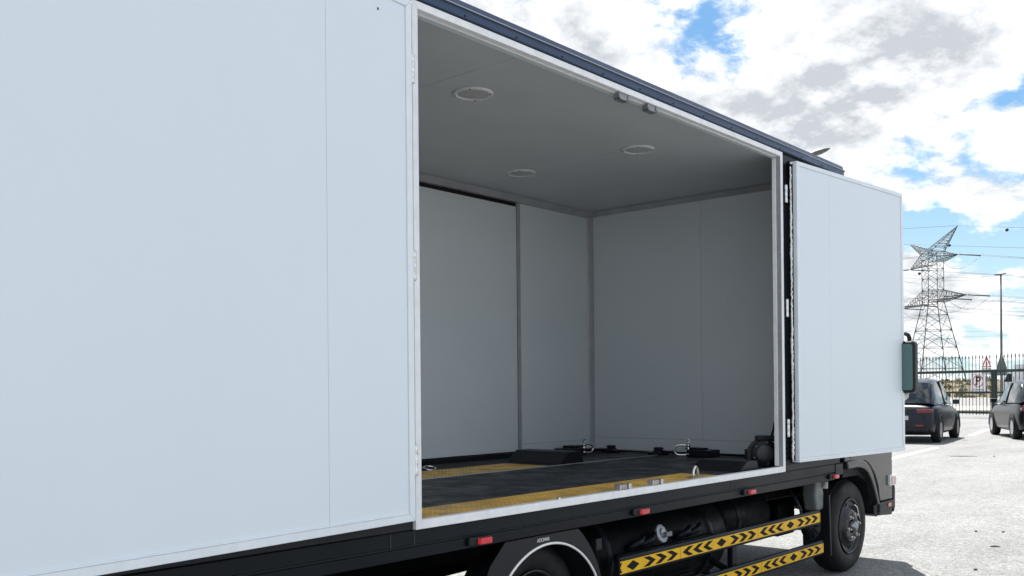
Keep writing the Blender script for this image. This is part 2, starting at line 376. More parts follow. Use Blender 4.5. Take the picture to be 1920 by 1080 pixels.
# cove trims where walls and ceiling meet
P('cove_trim', TB().prism([(YF - 0.002, 2.137), (YF - 0.016, 2.141), (YF - 0.05, ZC - 0.002), (YF + 0.01, ZC - 0.002), (YF + 0.01, 2.137)], 'X', XR + 0.09, XW - 0.03), dalu, bevel=0.002)
P('cove_trim', TB().prism([(XW - 0.002, 2.147), (XW - 0.012, 2.15), (XW - 0.045, ZC - 0.003), (XW + 0.01, ZC - 0.003), (XW + 0.01, 2.147)], 'Y', 0.06, YF - 0.02), dalu, bevel=0.002)
P('corner_post', TB().prism([(XW - 0.05, YF - 0.003), (XW - 0.044, YF - 0.012), (XW - 0.016, YF - 0.028), (XW - 0.003, YF - 0.034), (XW + 0.005, YF - 0.034), (XW + 0.005, YF + 0.01), (XW - 0.05, YF + 0.01)], 'Z', 0.04, 2.145), dalu, bevel=0.001)
# floor
P('floor_deck', TB().box(XR + 0.08, XW, 0.03, YF, -0.02, ZF - 0.012), plastic)
def slab(name, x0, x1, y0, y1, z1, m, **k): return P(name, TB().box(x0, x1, y0, y1, ZF - 0.0118, z1), m, **k)
slab('floor_mat', XR + 0.1, XW - 0.004, 0.335, 1.385, ZF, mat_rub, bevel=0.002)
P('floor_edge_trim', TB().box(XR + 0.1, XW - 0.05, 1.387, 1.402, ZF - 0.0115, ZF + 0.004), dalu, bevel=0.001)
slab('tread_plate', XR + 0.1, 2.67, 0.052, 0.333, ZF + 0.001, mat_yel, bevel=0.001)
slab('tread_plate', XR + 0.1, 2.655, 1.404, 1.84, ZF + 0.001, mat_yel, bevel=0.001)
slab('floor_mat', XR + 0.1, XW - 0.004, 1.842, YF - 0.004, ZF, rubber)
slab('floor_mat', 2.672, XW - 0.004, 0.052, 0.333, ZF, mat_rub)
slab('floor_mat', 2.657, XW - 0.004, 1.404, 1.84, ZF, mat_rub)
# sloped wheel stops
def wheel_stop(y0, y1, x0, x1, h, lab):
    mb = TB().prism([(x0, ZF + 0.001), (x0 + 0.10, h), (x1, h), (x1 + 0.03, ZF + 0.001)], 'Y', y0, y1)
    return P('wheel_stop', mb, plastic, bevel=0.006)
wheel_stop(1.42, 1.93, 2.78, 3.05, 0.118, '')
wheel_stop(0.075, 0.44, 2.98, 3.22, 0.092, '')

# door frame round the opening
fr = P('door_frame', TB().prism([(0, 0), (L, 0), (L - 0.033, 0.038), (0.035, 0.038)], 'Y', -0.012, 0.022), framew, bevel=0.003)
P('frame_header', TB().prism([(0, H), (0.035, H - 0.033), (L - 0.033, H - 0.033), (L, H)], 'Y', -0.012, 0.022), framew, fr, bevel=0.003)
P('frame_jamb', TB().prism([(0, 0), (0.0345, 0.0375), (0.0345, H - 0.0325), (0, H)], 'Y', -0.0122, 0.022), framew, fr, bevel=0.003)
P('frame_jamb', TB().prism([(L, 0), (L, H), (L - 0.0325, H - 0.0325), (L - 0.0325, 0.0375)], 'Y', -0.0122, 0.022), framew, fr, bevel=0.003)
P('jamb_liner', TB().box(L - 0.0365, L - 0.033, -0.009, 0.024, 0.042, H - 0.036), dalu, fr)
lip = P('frame_rebate', TB().box(0.02, 0.044, 0.0225, 0.05, 0.042, H - 0.04), framew, fr, bevel=0.002)
P('frame_rebate', TB().box(L - 0.042, L - 0.02, 0.0225, 0.05, 0.042, H - 0.04), framew, fr, bevel=0.002)
P('frame_rebate', TB().box(0.02, L - 0.02, 0.0225, 0.057, H - 0.039, H - 0.012), inwhite, fr, bevel=0.002)
P('frame_rebate', TB().box(0.02, L - 0.02, 0.0225, 0.051, 0.004, 0.034), framew, fr, bevel=0.002)
for k in range(8):                                     # rivets on the liner
    P('rivet', TB().lathe([(0.001, -0.0022), (0.004, -0.0015), (0.0048, 0.0)], (L - 0.0366, 0.008, 0.16 + k * 0.27), 'X', 10), alu, fr)
# lock keepers, sill and header
def keeper(x, z, s):
    k = P('lock_keeper', TB().box(x - 0.055, x - 0.004, -0.004, 0.045, z, z + s * 0.028) if s > 0 else TB().box(x - 0.055, x + 0.03, 0.0, 0.045, z + s * 0.034, z), zinc if s > 0 else keepm, bevel=0.004)
    a, b = (z, z + 0.03) if s > 0 else (z - 0.03, z)
    P('keeper_jaw', TB().box(x + 0.012, x + 0.036, -0.006, 0.02, a, b), alu if s > 0 else keepm, k, bevel=0.003)
    P('keeper_jaw', TB().box(x - 0.072, x - 0.06, -0.006, 0.03, a, b), alu if s > 0 else keepm, k, bevel=0.003)
    P('keeper_pin', TB().tube([(x - 0.07, 0.006, (a + b) / 2), (x + 0.03, 0.006, (a + b) / 2)], 0.006, 8), zinc, k)
keeper(1.56, 0.0385, 1); keeper(1.88, 0.0385, 1); keeper(1.585, H - 0.0335, -1); keeper(1.865, H - 0.0335, -1)
P('sill_stud', TB().lathe([(0.001, 0.010), (0.009, 0.008), (0.013, 0.0)], (0.98, 0.01, 0.0385), 'Z', 14), chrome)

# skirt rail, groove and roof fascia
P('skirt_rail', TB().box(XR, 4.352, 0.004, 0.05, -0.0640, -0.0015), skirt, bevel=0.004)
P('skirt_groove', TB().box(XR, 4.352, 0.012, 0.05, -0.0715, -0.0645), dark)
P('skirt_rail', TB().prism([(0.002, -0.072), (0.05, -0.072), (0.05, -0.121), (0.006, -0.121)], 'X', XR, 4.352), skirt, bevel=0.003)
P('skirt_end', TB().box(4.356, 4.50, 0.0, 0.06, -0.09, -0.002), skirt, bevel=0.005)
P('skirt_rail', TB().box(XR, 4.352, WID - 0.05, WID, -0.121, -0.0015), skirt, bevel=0.004)
fa = P('roof_fascia', TB().prism([(-0.014, 2.2045), (-0.020, 2.208), (-0.020, 2.236), (-0.030, 2.243), (-0.024, 2.249), (-0.016, 2.253), (-0.008, 2.282), (0.004, 2.287), (0.06, 2.287), (0.06, 2.2045)], 'X', XR, 4.53), navy, bevel=0.0015)
P('fascia_gap', TB().box(XR, 4.5, -0.006, 0.02, 2.2005, 2.2042), dark, fa)
P('fascia_bead', TB().tube([(XR, -0.030, 2.2445), (4.528, -0.030, 2.2445)], 0.0022, 6), alu, fa)
for k in range(13):
    P('fascia_rivet', TB().lathe([(0.0008, -0.004), (0.004, -0.003), (0.0055, 0.0)], (0.312 + (k - 0) * 0.345 - 0.0, -0.0202, 2.2155), 'Y', 10), dark, fa)
P('roof_fascia', TB().box(XR, 4.53, WID - 0.02, WID + 0.02, 2.2045, 2.287), navy, bevel=0.004)
P('roof_fascia', TB().box(4.46, 4.53, 0.062, WID - 0.022, 2.2045, 2.285), navy, bevel=0.004)

# red marker lamps on the skirt
for x in (-0.88, 0.40, 1.685, 2.945, 4.30):
    h = P('marker_lamp', TB().box(x - 0.085, x + 0.055, -0.016, 0.003, -0.110, -0.072), plastic, bevel=0.006)
    P('lamp_lens', TB().prism([(x - 0.035, -0.0165), (x + 0.05, -0.0165), (x + 0.044, -0.034), (x - 0.028, -0.034)], 'Z', -0.106, -0.078), redlens, h, bevel=0.003)
# silicone smears and joints on the skirt
for x in (0.0, -0.13, 2.72):
    P('sealant_streak', TB().box(x, x + 0.005, 0.0022, 0.0038, -0.064, -0.004), M('sealant', (0.022, 0.025, 0.03), 0.5))

# the two open leaves, hung on the outside and turned back by about 175 degrees
def leaf(hx, sgn, zb, zt, w, lab):
    a = R(5.2); dx, dy = sgn * math.cos(a), -math.sin(a); nx, ny = sgn * -math.sin(a) * 1.0, -math.cos(a)
    def T(p):                                          # p: along the leaf, out of the face towards the yard, height
        return Vector((hx + dx * p[0] + nx * p[1], -0.060 + dy * p[0] + ny * p[1], p[2] + G))
    q = lambda: MB(T)
    core = P('door_leaf', q().box(0.034, 0.465, -0.05, 0.0, zb + 0.031, zt - 0.031), white, bevel=0.0012); core['label'] = lab
    P('leaf_panel', q().box(0.4666, w - 0.034, -0.05, 0.0, zb + 0.031, zt - 0.031), white, core, bevel=0.0012)
    e = 0.006
    for prof in ([(0, zb), (w, zb), (w - 0.033, zb + 0.030), (0.033, zb + 0.030)], [(0, zt), (0.033, zt - 0.030), (w - 0.033, zt - 0.030), (w, zt)],
                 [(0, zb + .0005), (0.0325, zb + 0.0305), (0.0325, zt - 0.0305), (0, zt - .0005)], [(w, zb + .0005), (w, zt - .0005), (w - 0.0325, zt - 0.0305), (w - 0.0325, zb + 0.0305)]):
        P('edge_trim', q().prism(prof, 'Y', -0.052, e), trimw, core, bevel=0.002)
    P('trim_lip', q().box(0.04, w - 0.04, 0.0, 0.007, zb + 0.0305, zb + 0.036), trimw, core, bevel=0.002)
    # black seal round the outer skin
    P('leaf_seal', q().box(0.012, w - 0.02, -0.068, -0.0525, zt - 0.03, zt + 0.012), rubber, core)
    P('leaf_seal', q().box(0.012, w - 0.02, -0.064, -0.0525, zb - 0.008, zb + 0.03), rubber, core)
    P('leaf_skin', q().box(0.002, w - 0.002, -0.0524, -0.0515, zb + .003, zt - 0.003), dark, core)
    P('gasket', q().box(-0.016, -0.002, -0.05, -0.022, zb + 0.01, zt - 0.01), rubber, core, bevel=0.004)
    return T, core
TR_, leafr = leaf(3.575, 1, 0.060, 2.150, 1.675, 'right open door leaf, turned forward over the cab')
TL_, leafl = leaf(-0.052, -1, 0.048, 2.158, 1.72, 'left open door leaf, the largest white face in the picture')
# hinges: barrel, leaf plates
def hinge(x, y, z, par, s):
    b = P('hinge', TB().lathe([(0.001, -0.062), (0.009, -0.062), (0.011, -0.058), (0.011, -0.026), (0.0095, -0.024), (0.0095, -0.022), (0.011, -0.02), (0.011, 0.02), (0.0095, 0.022), (0.0095, 0.024), (0.011, 0.026), (0.011, 0.058), (0.009, 0.062), (0.001, 0.062)], (x, y, z), 'Z', 16), chrome, par)
    P('hinge_plate', TB().box(min(x, x + s * 0.05), max(x, x + s * 0.05), y + 0.006, y + 0.012, z - 0.055, z - 0.024), zinc, b, bevel=0.002)
    P('hinge_plate', TB().box(min(x, x + s * 0.05), max(x, x + s * 0.05), y + 0.006, y + 0.012, z + 0.024, z + 0.055), zinc, b, bevel=0.002)
for z in (1.915, 1.127, 0.30): hinge(3.495, -0.022, z, leafr, 1)
for z in (1.90, 1.09, 0.29): hinge(-0.018, -0.030, z, leafl, -1)
# crinkled pale bulb seal beside the right leaf
pts, rs = [], []
zz_ = 0.075; random.seed(3)
while zz_ < 2.11:
    g = math.sin(zz_ * 9.0) * 0.5 + 0.5
    pts.append((3.545 + random.uniform(-0.004, 0.002) * g, -0.034 + random.uniform(-0.003, 0.003), zz_)); rs.append(random.uniform(0.0055, 0.0105) * (0.7 + 0.3 * g))
    zz_ += 0.011
P('bulb_seal', TB().tube(pts, rs, 7), M('pale_seal', (0.9, 0.9, 0.9), 0.25, 0.2), leafr)
P('bulb_seal_bolt', TB().sphere((3.552, -0.036, 2.135), 0.009, 6), whitet, leafr)

# ceiling lamps
for i, (x, y) in enumerate(((1.064, 0.646), (2.692, 0.657), (2.677, 1.676), (1.05, 1.67), (-0.6, 0.65), (-0.6, 1.67))):
    c = (x, y, ZC)
    r = P('ceiling_light', TB().lathe([(0.112, 0.0), (0.112, -0.004), (0.106, -0.009), (0.092, -0.010), (0.084, -0.006), (0.084, 0.0)], c, 'Z', 40), lampring)
    P('lamp_lens', TB().lathe([(0.084, -0.0035), (0.06, -0.0075), (0.03, -0.009), (0.0005, -0.0095)], c, 'Z', 40), lampw, r)
    for k in range(4):
        an = R(35 + 90 * k)
        P('screw', TB().lathe([(0.0005, -0.0125), (0.004, -0.012), (0.0055, -0.0095)], (x + 0.099 * math.cos(an), y + 0.099 * math.sin(an), ZC), 'Z', 8), dark, r)

P('wall_fixing', TB().box(XW - 0.003, XW - 0.0005, 0.907, 0.927, 1.298, 1.306), whitet, bevel=0.001)
P('panel_mark', MB(TL_).box(0.186, 0.194, 0.0002, 0.0012, 2.062, 2.072), dark, leafl)
# winch at the near front corner of the bed
def winch():
    x, y = 3.46, 0.215
    w = P('winch', TB().box(x - 0.02, x + 0.22, y - 0.12, y + 0.10, ZF + 0.001, 0.075), plastic, bevel=0.01)
    ax = Vector((-0.80, -0.60, 0))
    def T(p):                                          # lathe about the axis pointing to the yard
        side = Vector((-ax.y, ax.x, 0)); c = Vector((x + 0.10, y - 0.02, 0.115))
        q = c + ax * p[1] + side * p[0] + Vector((0, 0, 1)) * p[2]; return up(q)
    P('winch_drum', MB(T).lathe([(0.02, 0.06), (0.088, 0.06), (0.098, 0.052), (0.10, 0.03), (0.10, -0.10), (0.09, -0.11), (0.02, -0.11)], (0, 0, 0), 'Y', 36), plastic, w, bevel=0.004)
    P('winch_cover', MB(T).lathe([(0.0005, 0.071), (0.055, 0.070), (0.062, 0.066), (0.065, 0.058)], (0, 0, 0), 'Y', 32), M('winch_label', (0.055, 0.055, 0.062), 0.5, var=0.2, vscale=40), w)
    for k in range(6):
        an = R(20 + k * 60)
        P('winch_bolt', MB(T).lathe([(0.0005, 0.069), (0.006, 0.068), (0.007, 0.058)], (0.081 * math.cos(an), 0, 0.081 * math.sin(an)), 'Y', 8), zinc, w)
    P('winch_bracket', MB(T).box(-0.125, -0.092, -0.05, 0.05, -0.085, 0.03), plastic, w, bevel=0.004)
    P('winch_bracket', MB(T).box(-0.05, 0.09, -0.08, 0.02, 0.085, 0.125), plastic, w, bevel=0.01)
    P('clutch_lever', MB(T).tube([(0.06, -0.02, 0.12), (0.075, -0.02, 0.17), (0.082, -0.02, 0.22)], 0.008, 8), plastic, w)
winch()
# cable guides along the front wall
for x, y in ((4.16, 1.93), (4.12, 1.42)):
    g = P('cable_guide', TB().box(x - 0.06, x + 0.06, y - 0.07, y + 0.07, ZF + 0.001, ZF + 0.022), plastic, bevel=0.006)
    P('guide_pulley', TB().lathe([(0.0005, 0.062), (0.035, 0.062), (0.042, 0.056), (0.042, 0.045), (0.03, 0.04), (0.048, 0.034), (0.055, 0.02)], (x, y, ZF), 'Z', 24), plastic, g)
P('winch_cable', TB().tube([(4.13, 1.90, 0.055), (4.10, 1.45, 0.058)], 0.007, 8), zinc)
P('winch_cable', TB().tube([(4.12, 1.40, 0.058), (4.06, 1.27, 0.06), (4.03, 1.20, 0.065)], 0.011, 8), rubber)
P('winch_cable', TB().tube([(4.16, 1.98, 0.052), (4.02, 2.02, 0.056), (3.90, 2.03, 0.062)], 0.013, 8), rubber)
P('front_rail', TB().box(XW - 0.035, XW - 0.006, 0.08, YF - 0.04, ZF + 0.001, 0.046), plastic, bevel=0.003)
P('anchor_plate', TB().box(4.03, 4.22, 0.90, 1.10, ZF + 0.001, 0.085), plastic, bevel=0.006)
P('anchor_plate', TB().box(4.08, 4.17, 0.98, 1.14, 0.0855, 0.10), plastic, bevel=0.004)
P('anchor_plate', TB().box(3.62, 3.80, 1.96, 2.14, ZF + 0.001, 0.085), plastic, bevel=0.006)
P('anchor_plate', TB().box(3.70, 3.86, 1.99, 2.11, 0.0855, 0.105), plastic, bevel=0.004)
# tie-down loop by the near tread plate
P('tie_down_ring', TB().tube([(2.46 + 0.05 * math.cos(a) , 0.105 + 0.012 * math.cos(a), 0.036 + 0.062 * math.sin(a)) for a in [math.pi * i / 14 for i in range(15)]], 0.008, 10), chrome)
P('tie_down_plate', TB().box(2.39, 2.53, 0.085, 0.125, ZF + 0.0012, ZF + 0.007), zinc, bevel=0.002)

# shackles (loose things lying in the bed)
def shackle(loc, ang, lab, s=1.0):
    t = thing('bow_shackle', lab, 'shackle', (loc[0], loc[1], loc[2] + G))
    ca, sa = math.cos(ang), math.sin(ang)
    def T(p): return Vector((loc[0] + s * (ca * p[0] - sa * p[1]), loc[1] + s * (sa * p[0] + ca * p[1]), loc[2] + G + s * p[2]))
    pts = [(0, 0, 0.006), (0.03, 0, 0.002)] + [(0.075 + 0.040 * math.sin(a), 0, 0.042 - 0.040 * math.cos(a)) for a in [math.pi * i / 10 for i in range(11)]] + [(0.03, 0, 0.082), (0, 0, 0.078)]
    obj('bow', MB(T).tube(pts, 0.009, 10), chrome, t)
    obj('pin', MB(T).tube([(0, 0, -0.006), (0, 0, 0.10)], 0.010, 10), chrome, t)
    obj('eye', MB(T).lathe([(0.016, -0.006), (0.019, 0.0), (0.016, 0.006), (0.009, 0.006), (0.009, -0.006), (0.016, -0.006)], (0, 0, 0.116), 'Y', 16), chrome, t)
    obj('lug', MB(T).lathe([(0.008, -0.012), (0.018, -0.010), (0.018, 0.010), (0.008, 0.012)], (0, 0, 0.079), 'Z', 14), chrome, t)
    obj('lug', MB(T).lathe([(0.008, -0.006), (0.018, -0.006), (0.018, 0.008), (0.008, 0.010)], (0, 0, 0.006), 'Z', 14), chrome, t)
shackle((4.045, 1.09, 0.042), R(122), 'chrome bow shackle on the cable in front of the inner end wall')
shackle((3.79, 1.95, 0.042), R(-12), 'chrome bow shackle beside the metal corner post inside the box', 0.9)
t = thing('snap_ring', 'small bright ring lying by the far yellow tread plate', 'ring', (1.91, 1.90, ZF + G))
obj('loop', TB().tube([(1.93 + 0.05 * math.cos(a), 1.90 + 0.03 * math.sin(a), ZF + 0.010 + 0.012 * math.sin(a)) for a in [2 * math.pi * i / 16 for i in range(16)]], 0.007, 8, closed=True), chrome, t)
obj('stem', TB().tube([(1.89, 1.91, ZF + 0.012), (1.83, 1.95, ZF + 0.03), (1.80, 1.955, ZF + 0.034)], 0.007, 8), zinc, t)

# ------------------------------------------------------------------ running gear
ZG = -G
def wheel(xc, yo, zc, r, front, inner=False):
    w = P('wheel', TB().lathe([(r * 0.60, 0.012), (r * 0.64, -0.002), (r * 0.74, -0.012), (r * 0.86, -0.010), (r * 0.945, 0.002), (r * 0.985, 0.022), (r, 0.042), (r, 0.165), (r * 0.98, 0.19), (r * 0.9, 0.205), (r * 0.6, 0.195)], (xc, yo, zc), 'Y', 72), tyre_m)
    w.name = 'wheel'
    # tread grooves as raised ribs
    for k in range(4):
        P('tread_rib', TB().lathe([(r * 0.999, 0.0), (r + 0.005, 0.002), (r + 0.005, 0.024), (r * 0.999, 0.026)], (xc, yo + 0.045 + k * 0.031, zc), 'Y', 72), tyre_m, w)
    rr = r * 0.605
    if front:
        prof = [(rr, -0.004), (rr * 0.985, -0.010), (rr * 0.95, -0.006), (rr * 0.93, 0.006), (rr * 0.90, 0.018), (rr * 0.80, 0.020), (rr * 0.70, 0.012), (rr * 0.63, -0.004), (rr * 0.585, -0.018), (rr * 0.54, -0.022), (rr * 0.30, -0.022), (rr * 0.27, -0.018), (rr * 0.25, -0.02)]
    else:
        prof = [(rr, -0.004), (rr * 0.96, -0.008), (rr * 0.93, 0.02), (rr * 0.88, 0.08), (rr * 0.6, 0.11), (rr * 0.3, 0.11), (rr * 0.25, 0.05)]
    rim = P('rim', TB().lathe(prof, (xc, yo, zc), 'Y', 64), rimdark, w)
    if front:
        for k in range(6):                             # hand holes in the dish
            an = R(90 + 60 * k + 12)
            cx, cz = xc + rr * 0.79 * math.cos(an), zc + rr * 0.79 * math.sin(an)
            e1, e2 = Vector((math.cos(an), 0, math.sin(an))), Vector((-math.sin(an), 0, math.cos(an)))
            ring = [Vector((cx, yo + 0.0145, cz)) + e1 * (0.016 * math.cos(b)) + e2 * (0.025 * math.sin(b)) for b in [2 * math.pi * i / 18 for i in range(18)]]
            P('hand_hole', TB().add(ring, [tuple(range(18))]), M('hole_black', (0.002, 0.002, 0.002), 0.9), w, fix=False)
            P('hole_rim', TB().tube([Vector((cx, yo + 0.0145, cz)) + e1 * (0.018 * math.cos(b)) + e2 * (0.027 * math.sin(b)) for b in [2 * math.pi * i / 18 for i in range(18)]], 0.003, 6, closed=True), rimdark, w)
            an = R(90 + 60 * k - 20)
            nx_, nz_ = xc + rr * 0.43 * math.cos(an), zc + rr * 0.43 * math.sin(an)
            P('lug_nut', TB().lathe([(0.0165, -0.022), (0.0165, -0.036), (0.0145, -0.040), (0.009, -0.040), (0.0085, -0.054), (0.0005, -0.055)], (nx_, yo, nz_), 'Y', 6, smooth=False), M('nut_steel', (0.62, 0.63, 0.62), 0.35, 0.7, var=0.2, vscale=60), w)
        P('hub_cap', TB().lathe([(0.042, -0.018), (0.040, -0.045), (0.034, -0.056), (0.02, -0.064), (0.0005, -0.066)], (xc, yo, zc), 'Y', 28), M('hub_steel', (0.33, 0.35, 0.36), 0.3, 0.8, var=0.15, vscale=40), w)
        P('valve_stem', TB().tube([(xc + 0.085, yo - 0.004, zc + 0.165), (xc + 0.105, yo - 0.02, zc + 0.14), (xc + 0.135, yo - 0.022, zc + 0.075), (xc + 0.15, yo - 0.02, zc + 0.04)], 0.005, 8), chrome, w)
    return w
wheel(4.81, 0.078, -0.527, 0.362, True)
wheel(0.88, 0.10, -0.527, 0.362, False)
wheel(4.81, 2.05, -0.527, 0.362, False); wheel(0.88, 2.05, -0.527, 0.362, False)
P('axle', TB().tube([(0.88, 0.25, -0.527), (0.88, 2.1, -0.527)], 0.07, 12), chas)
P('axle', TB().tube([(4.81, 0.25, -0.55), (4.81, 2.1, -0.55)], 0.05, 12), chas)
for y in (0.72, 1.56): P('chassis_rail', TB().box(XR + 0.1, 5.3, y, y + 0.08, -0.36, -0.14), chas, bevel=0.008)
for k in range(9): P('cross_member', TB().box(XR + 0.3 + k * 0.75, XR + 0.36 + k * 0.75, 0.055, 2.27, -0.121, -0.03), chas)
P('floor_underside', TB().box(XR, XF, 0.051, WID - 0.051, -0.029, -0.021), chas)
for k in range(2):
    y = 0.70 + k * 0.90
    P('leaf_spring', TB().tube([(0.1, y, -0.40), (0.5, y, -0.46), (0.88, y, -0.48), (1.26, y, -0.46), (1.6, y, -0.40)], 0.045, 8), chas)
    P('leaf_spring', TB().tube([(4.2, y, -0.36), (4.5, y, -0.44), (4.81, y, -0.47), (5.1, y, -0.44)], 0.04, 8), chas)
P('gearbox', TB().lathe([(0.03, 0.0), (0.14, 0.02), (0.17, 0.3), (0.2, 0.6), (0.22, 0.75), (0.03, 0.76)], (3.9, 1.15, -0.38), 'X', 24), chas)
P('driveshaft', TB().tube([(0.9, 1.15, -0.5), (3.92, 1.15, -0.40)], 0.045, 12), chas)
P('exhaust', TB().lathe([(0.02, 0), (0.11, 0.03), (0.12, 0.1), (0.12, 0.75), (0.02, 0.8)], (3.1, 1.5, -0.48), 'X', 20), chas)

# rear mudguard: flat plate with an arched cut-out and a white reflective rim
ac, ar = (0.885, -0.607), 0.437
outer = [(0.36, -0.72), (0.36, -0.52), (0.40, -0.33), (0.46, -0.22), (0.565, -0.1225), (1.115, -0.1225), (1.135, -0.136), (1.165, -0.163), (1.195, -0.195), (1.225, -0.232), (1.255, -0.275), (1.283, -0.325), (1.308, -0.385), (1.328, -0.445), (1.342, -0.51), (1.352, -0.58), (1.357, -0.65), (1.358, -0.72)]
arc = [(ac[0] + ar * math.cos(a), ac[1] + ar * math.sin(a)) for a in [R(-14) + (math.pi + R(28)) * i / 30 for i in range(31)]]
mg = P('mudguard', TB().prism(outer + arc, 'Y', -0.004, 0.003), plastic)
P('mudguard_lining', TB().lathe([(ar + 0.004, 0.0035), (ar + 0.006, 0.24)], (ac[0], 0, ac[1]), 'Y', 40, R(-14), R(194)), plastic, mg, fix=False)
P('reflective_rim', TB().tube([(ac[0] + (ar + 0.002) * math.cos(a), -0.006, ac[1] + (ar + 0.002) * math.sin(a)) for a in [R(-14) + R(208) * i / 60 for i in range(61)]], 0.0062, 8), whitet, mg)
for x, z, s in ((1.275, -0.225, 1), (0.385, -0.30, -1)):
    P('mudguard_bracket', TB().box(min(x, x + s * 0.05), max(x, x + s * 0.05), -0.001, 0.012, z - 0.03, z + 0.03), plastic, mg, bevel=0.004)
P('mudguard_lettering', text_mb('ADOMAR', 0.024, lambda x, y: up((0.838 + x, -0.0055, -0.1440 + y + x * 0.0)), 0.0006, spacing=0.86), M('lettering_grey', (0.55, 0.57, 0.6), 0.4), mg, fix=False)

# side guard rails with chevron tape
def guard(x0, x1, zc, seams):
    g = P('guard_rail', TB().box(x0, x1, 0.012, 0.045, zc - 0.052, zc + 0.055), skirt, bevel=0.012, bseg=3)
    mb = TB(); h = 0.0335; y = 0.0112
    mb.add([(x0 + 0.004, y, zc - h), (x1 - 0.004, y, zc - h), (x1 - 0.004, y, zc + h), (x0 + 0.004, y, zc + h)], [(0, 1, 2, 3)])
    mb.cur = 1; y2 = 0.0105; hh = 0.027
    def clipadd(poly):
        pts = [(min(max(px, x0 + 0.004), x1 - 0.004), pz) for px, pz in poly]
        if max(p[0] for p in pts) - min(p[0] for p in pts) < 0.012: return
        mb.add([(px, y2, zc + pz) for px, pz in pts], [tuple(range(len(pts)))])
    seg = 0.98; n = int((x1 - x0) / seg) + 3; base = seams[0] - seg * 3
    for i in range(n + 3):
        c = base + seg * (i + 0.5)
        clipadd([(c - 0.062, 0), (c, -hh), (c + 0.062, 0), (c, hh)])
        for k in (1, 2, 3):
            for s in (1, -1):
                q = c + s * (0.035 + 0.118 * k); a_, t_ = 0.050 * s, 0.060 * s
                clipadd([(q - a_, -hh), (q - a_ + t_, -hh), (q + a_ * 0.6 + t_ * 0.75, 0), (q - a_ + t_, hh), (q - a_, hh), (q + a_ * 0.6 - t_ * 0.25, 0)][:6])
        sx = base + seg * i
        if x0 < sx < x1: mb.add([(sx - 0.0012, y2, zc - h), (sx + 0.0012, y2, zc - h), (sx + 0.0012, y2, zc + h), (sx - 0.0012, y2, zc + h)], [(0, 1, 2, 3)])
    P('chevron_tape', mb, [yellowt, blackt], g, fix=False)
    return g
guard(1.50, 4.095, -0.379, (2.116,)); guard(1.50, 4.148, -0.610, (2.16,))
for x in (1.56, 2.81):
    P('guard_post', TB().box(x, x + 0.06, 0.0455, 0.085, -0.67, -0.335), skirt, bevel=0.006)
    P('guard_brace', TB().tube([(x + 0.03, 0.09, -0.60), (x + 0.10, 0.72, -0.34)], 0.022, 8), chas)
P('tank_bracket', TB().tube([(2.62, 0.14, -0.40), (2.80, 0.30, -0.56), (3.0, 0.34, -0.66)], 0.03, 6), chas)

# fuel tank and second tank on the near rail
def tank(x0, x1, yc, zc, r, straps):
    t = P('fuel_tank', TB().lathe([(0.001, 0), (r * 0.8, 0.004), (r * 0.95, 0.02), (r, 0.05), (r, x1 - x0 - 0.05), (r * 0.95, x1 - x0 - 0.02), (r * 0.8, x1 - x0 - 0.004), (0.001, x1 - x0)], (x0, yc, zc), 'X', 40), tankm)
    for s in straps:
        P('tank_strap', TB().lathe([(r + 0.001, 0), (r + 0.007, 0.004), (r + 0.007, 0.044), (r + 0.001, 0.048)], (s, yc, zc), 'X', 48), skirt, t)
    return t
tk = tank(1.50, 2.98, 0.43, -0.40, 0.275, (1.60, 2.72))
P('tank_ledge', TB().box(1.66, 2.70, 0.135, 0.20, -0.375, -0.345), chas, tk, bevel=0.01)
cap = P('filler_cap', MB(lambda p: up((2.10 + p[0], 0.128 + p[1] * 0.9 + p[2] * 0.35, -0.275 + p[2] - p[1] * 0.3))).lathe([(0.02, 0.03), (0.052, 0.012), (0.055, 0.004), (0.052, -0.006), (0.030, -0.010), (0.026, -0.02), (0.0005, -0.021)], (0, 0, 0), 'Y', 10, smooth=False), M('cap_alloy', (0.36, 0.38, 0.40), 0.4, 0.6, var=0.15, vscale=30), tk)
P('cap_grip', TB().box(2.092, 2.155, 0.085, 0.107, -0.292, -0.262), M('cap_grip', (0.2, 0.21, 0.22), 0.4, 0.5), tk, bevel=0.005)
for x in (1.78, 1.90, 2.30, 2.42):
    P('tank_pipe', TB().tube([(x, 0.16, -0.33), (x + 0.02, 0.13, -0.31), (x + 0.09, 0.125, -0.295), (x + 0.14, 0.135, -0.27)], [0.012, 0.02, 0.02, 0.014], 10), skirt, tk)
tk2 = tank(3.20, 3.95, 0.52, -0.36, 0.20, (3.4,))
P('tank_strap', TB().lathe([(0.262, 0), (0.270, 0.004), (0.270, 0.030), (0.262, 0.034)], (4.07, 0.42, -0.40), 'X', 40, R(80), R(186)), skirt)
P('engine', TB().box(4.0, 5.15, 0.86, 1.5, -0.62, -0.12), tankm, bevel=0.03)
P('engine_shield', TB().box(3.95, 4.42, 0.62, 0.66, -0.60, -0.122), tankm, bevel=0.01)
P('steering_box', TB().box(4.1, 4.4, 0.34, 0.52, -0.56, -0.30), tankm, bevel=0.03)
P('battery_box', TB().box(1.70, 2.55, 0.2, 0.6, -0.72, -0.46), tankm, bevel=0.02)
P('battery_rail', TB().box(1.68, 2.57, 0.185, 0.198, -0.52, -0.49), skirt, bevel=0.004)
P('battery_rail', TB().box(1.68, 2.57, 0.185, 0.198, -0.60, -0.575), skirt, bevel=0.004)
for k in range(4): P('hose', TB().tube([(1.7 + k * 0.55, 0.62, -0.15 - 0.01 * k), (1.95 + k * 0.55, 0.5, -0.19), (2.2 + k * 0.55, 0.48, -0.17), (2.5 + k * 0.55, 0.6, -0.14)], 0.012, 8), rubber)
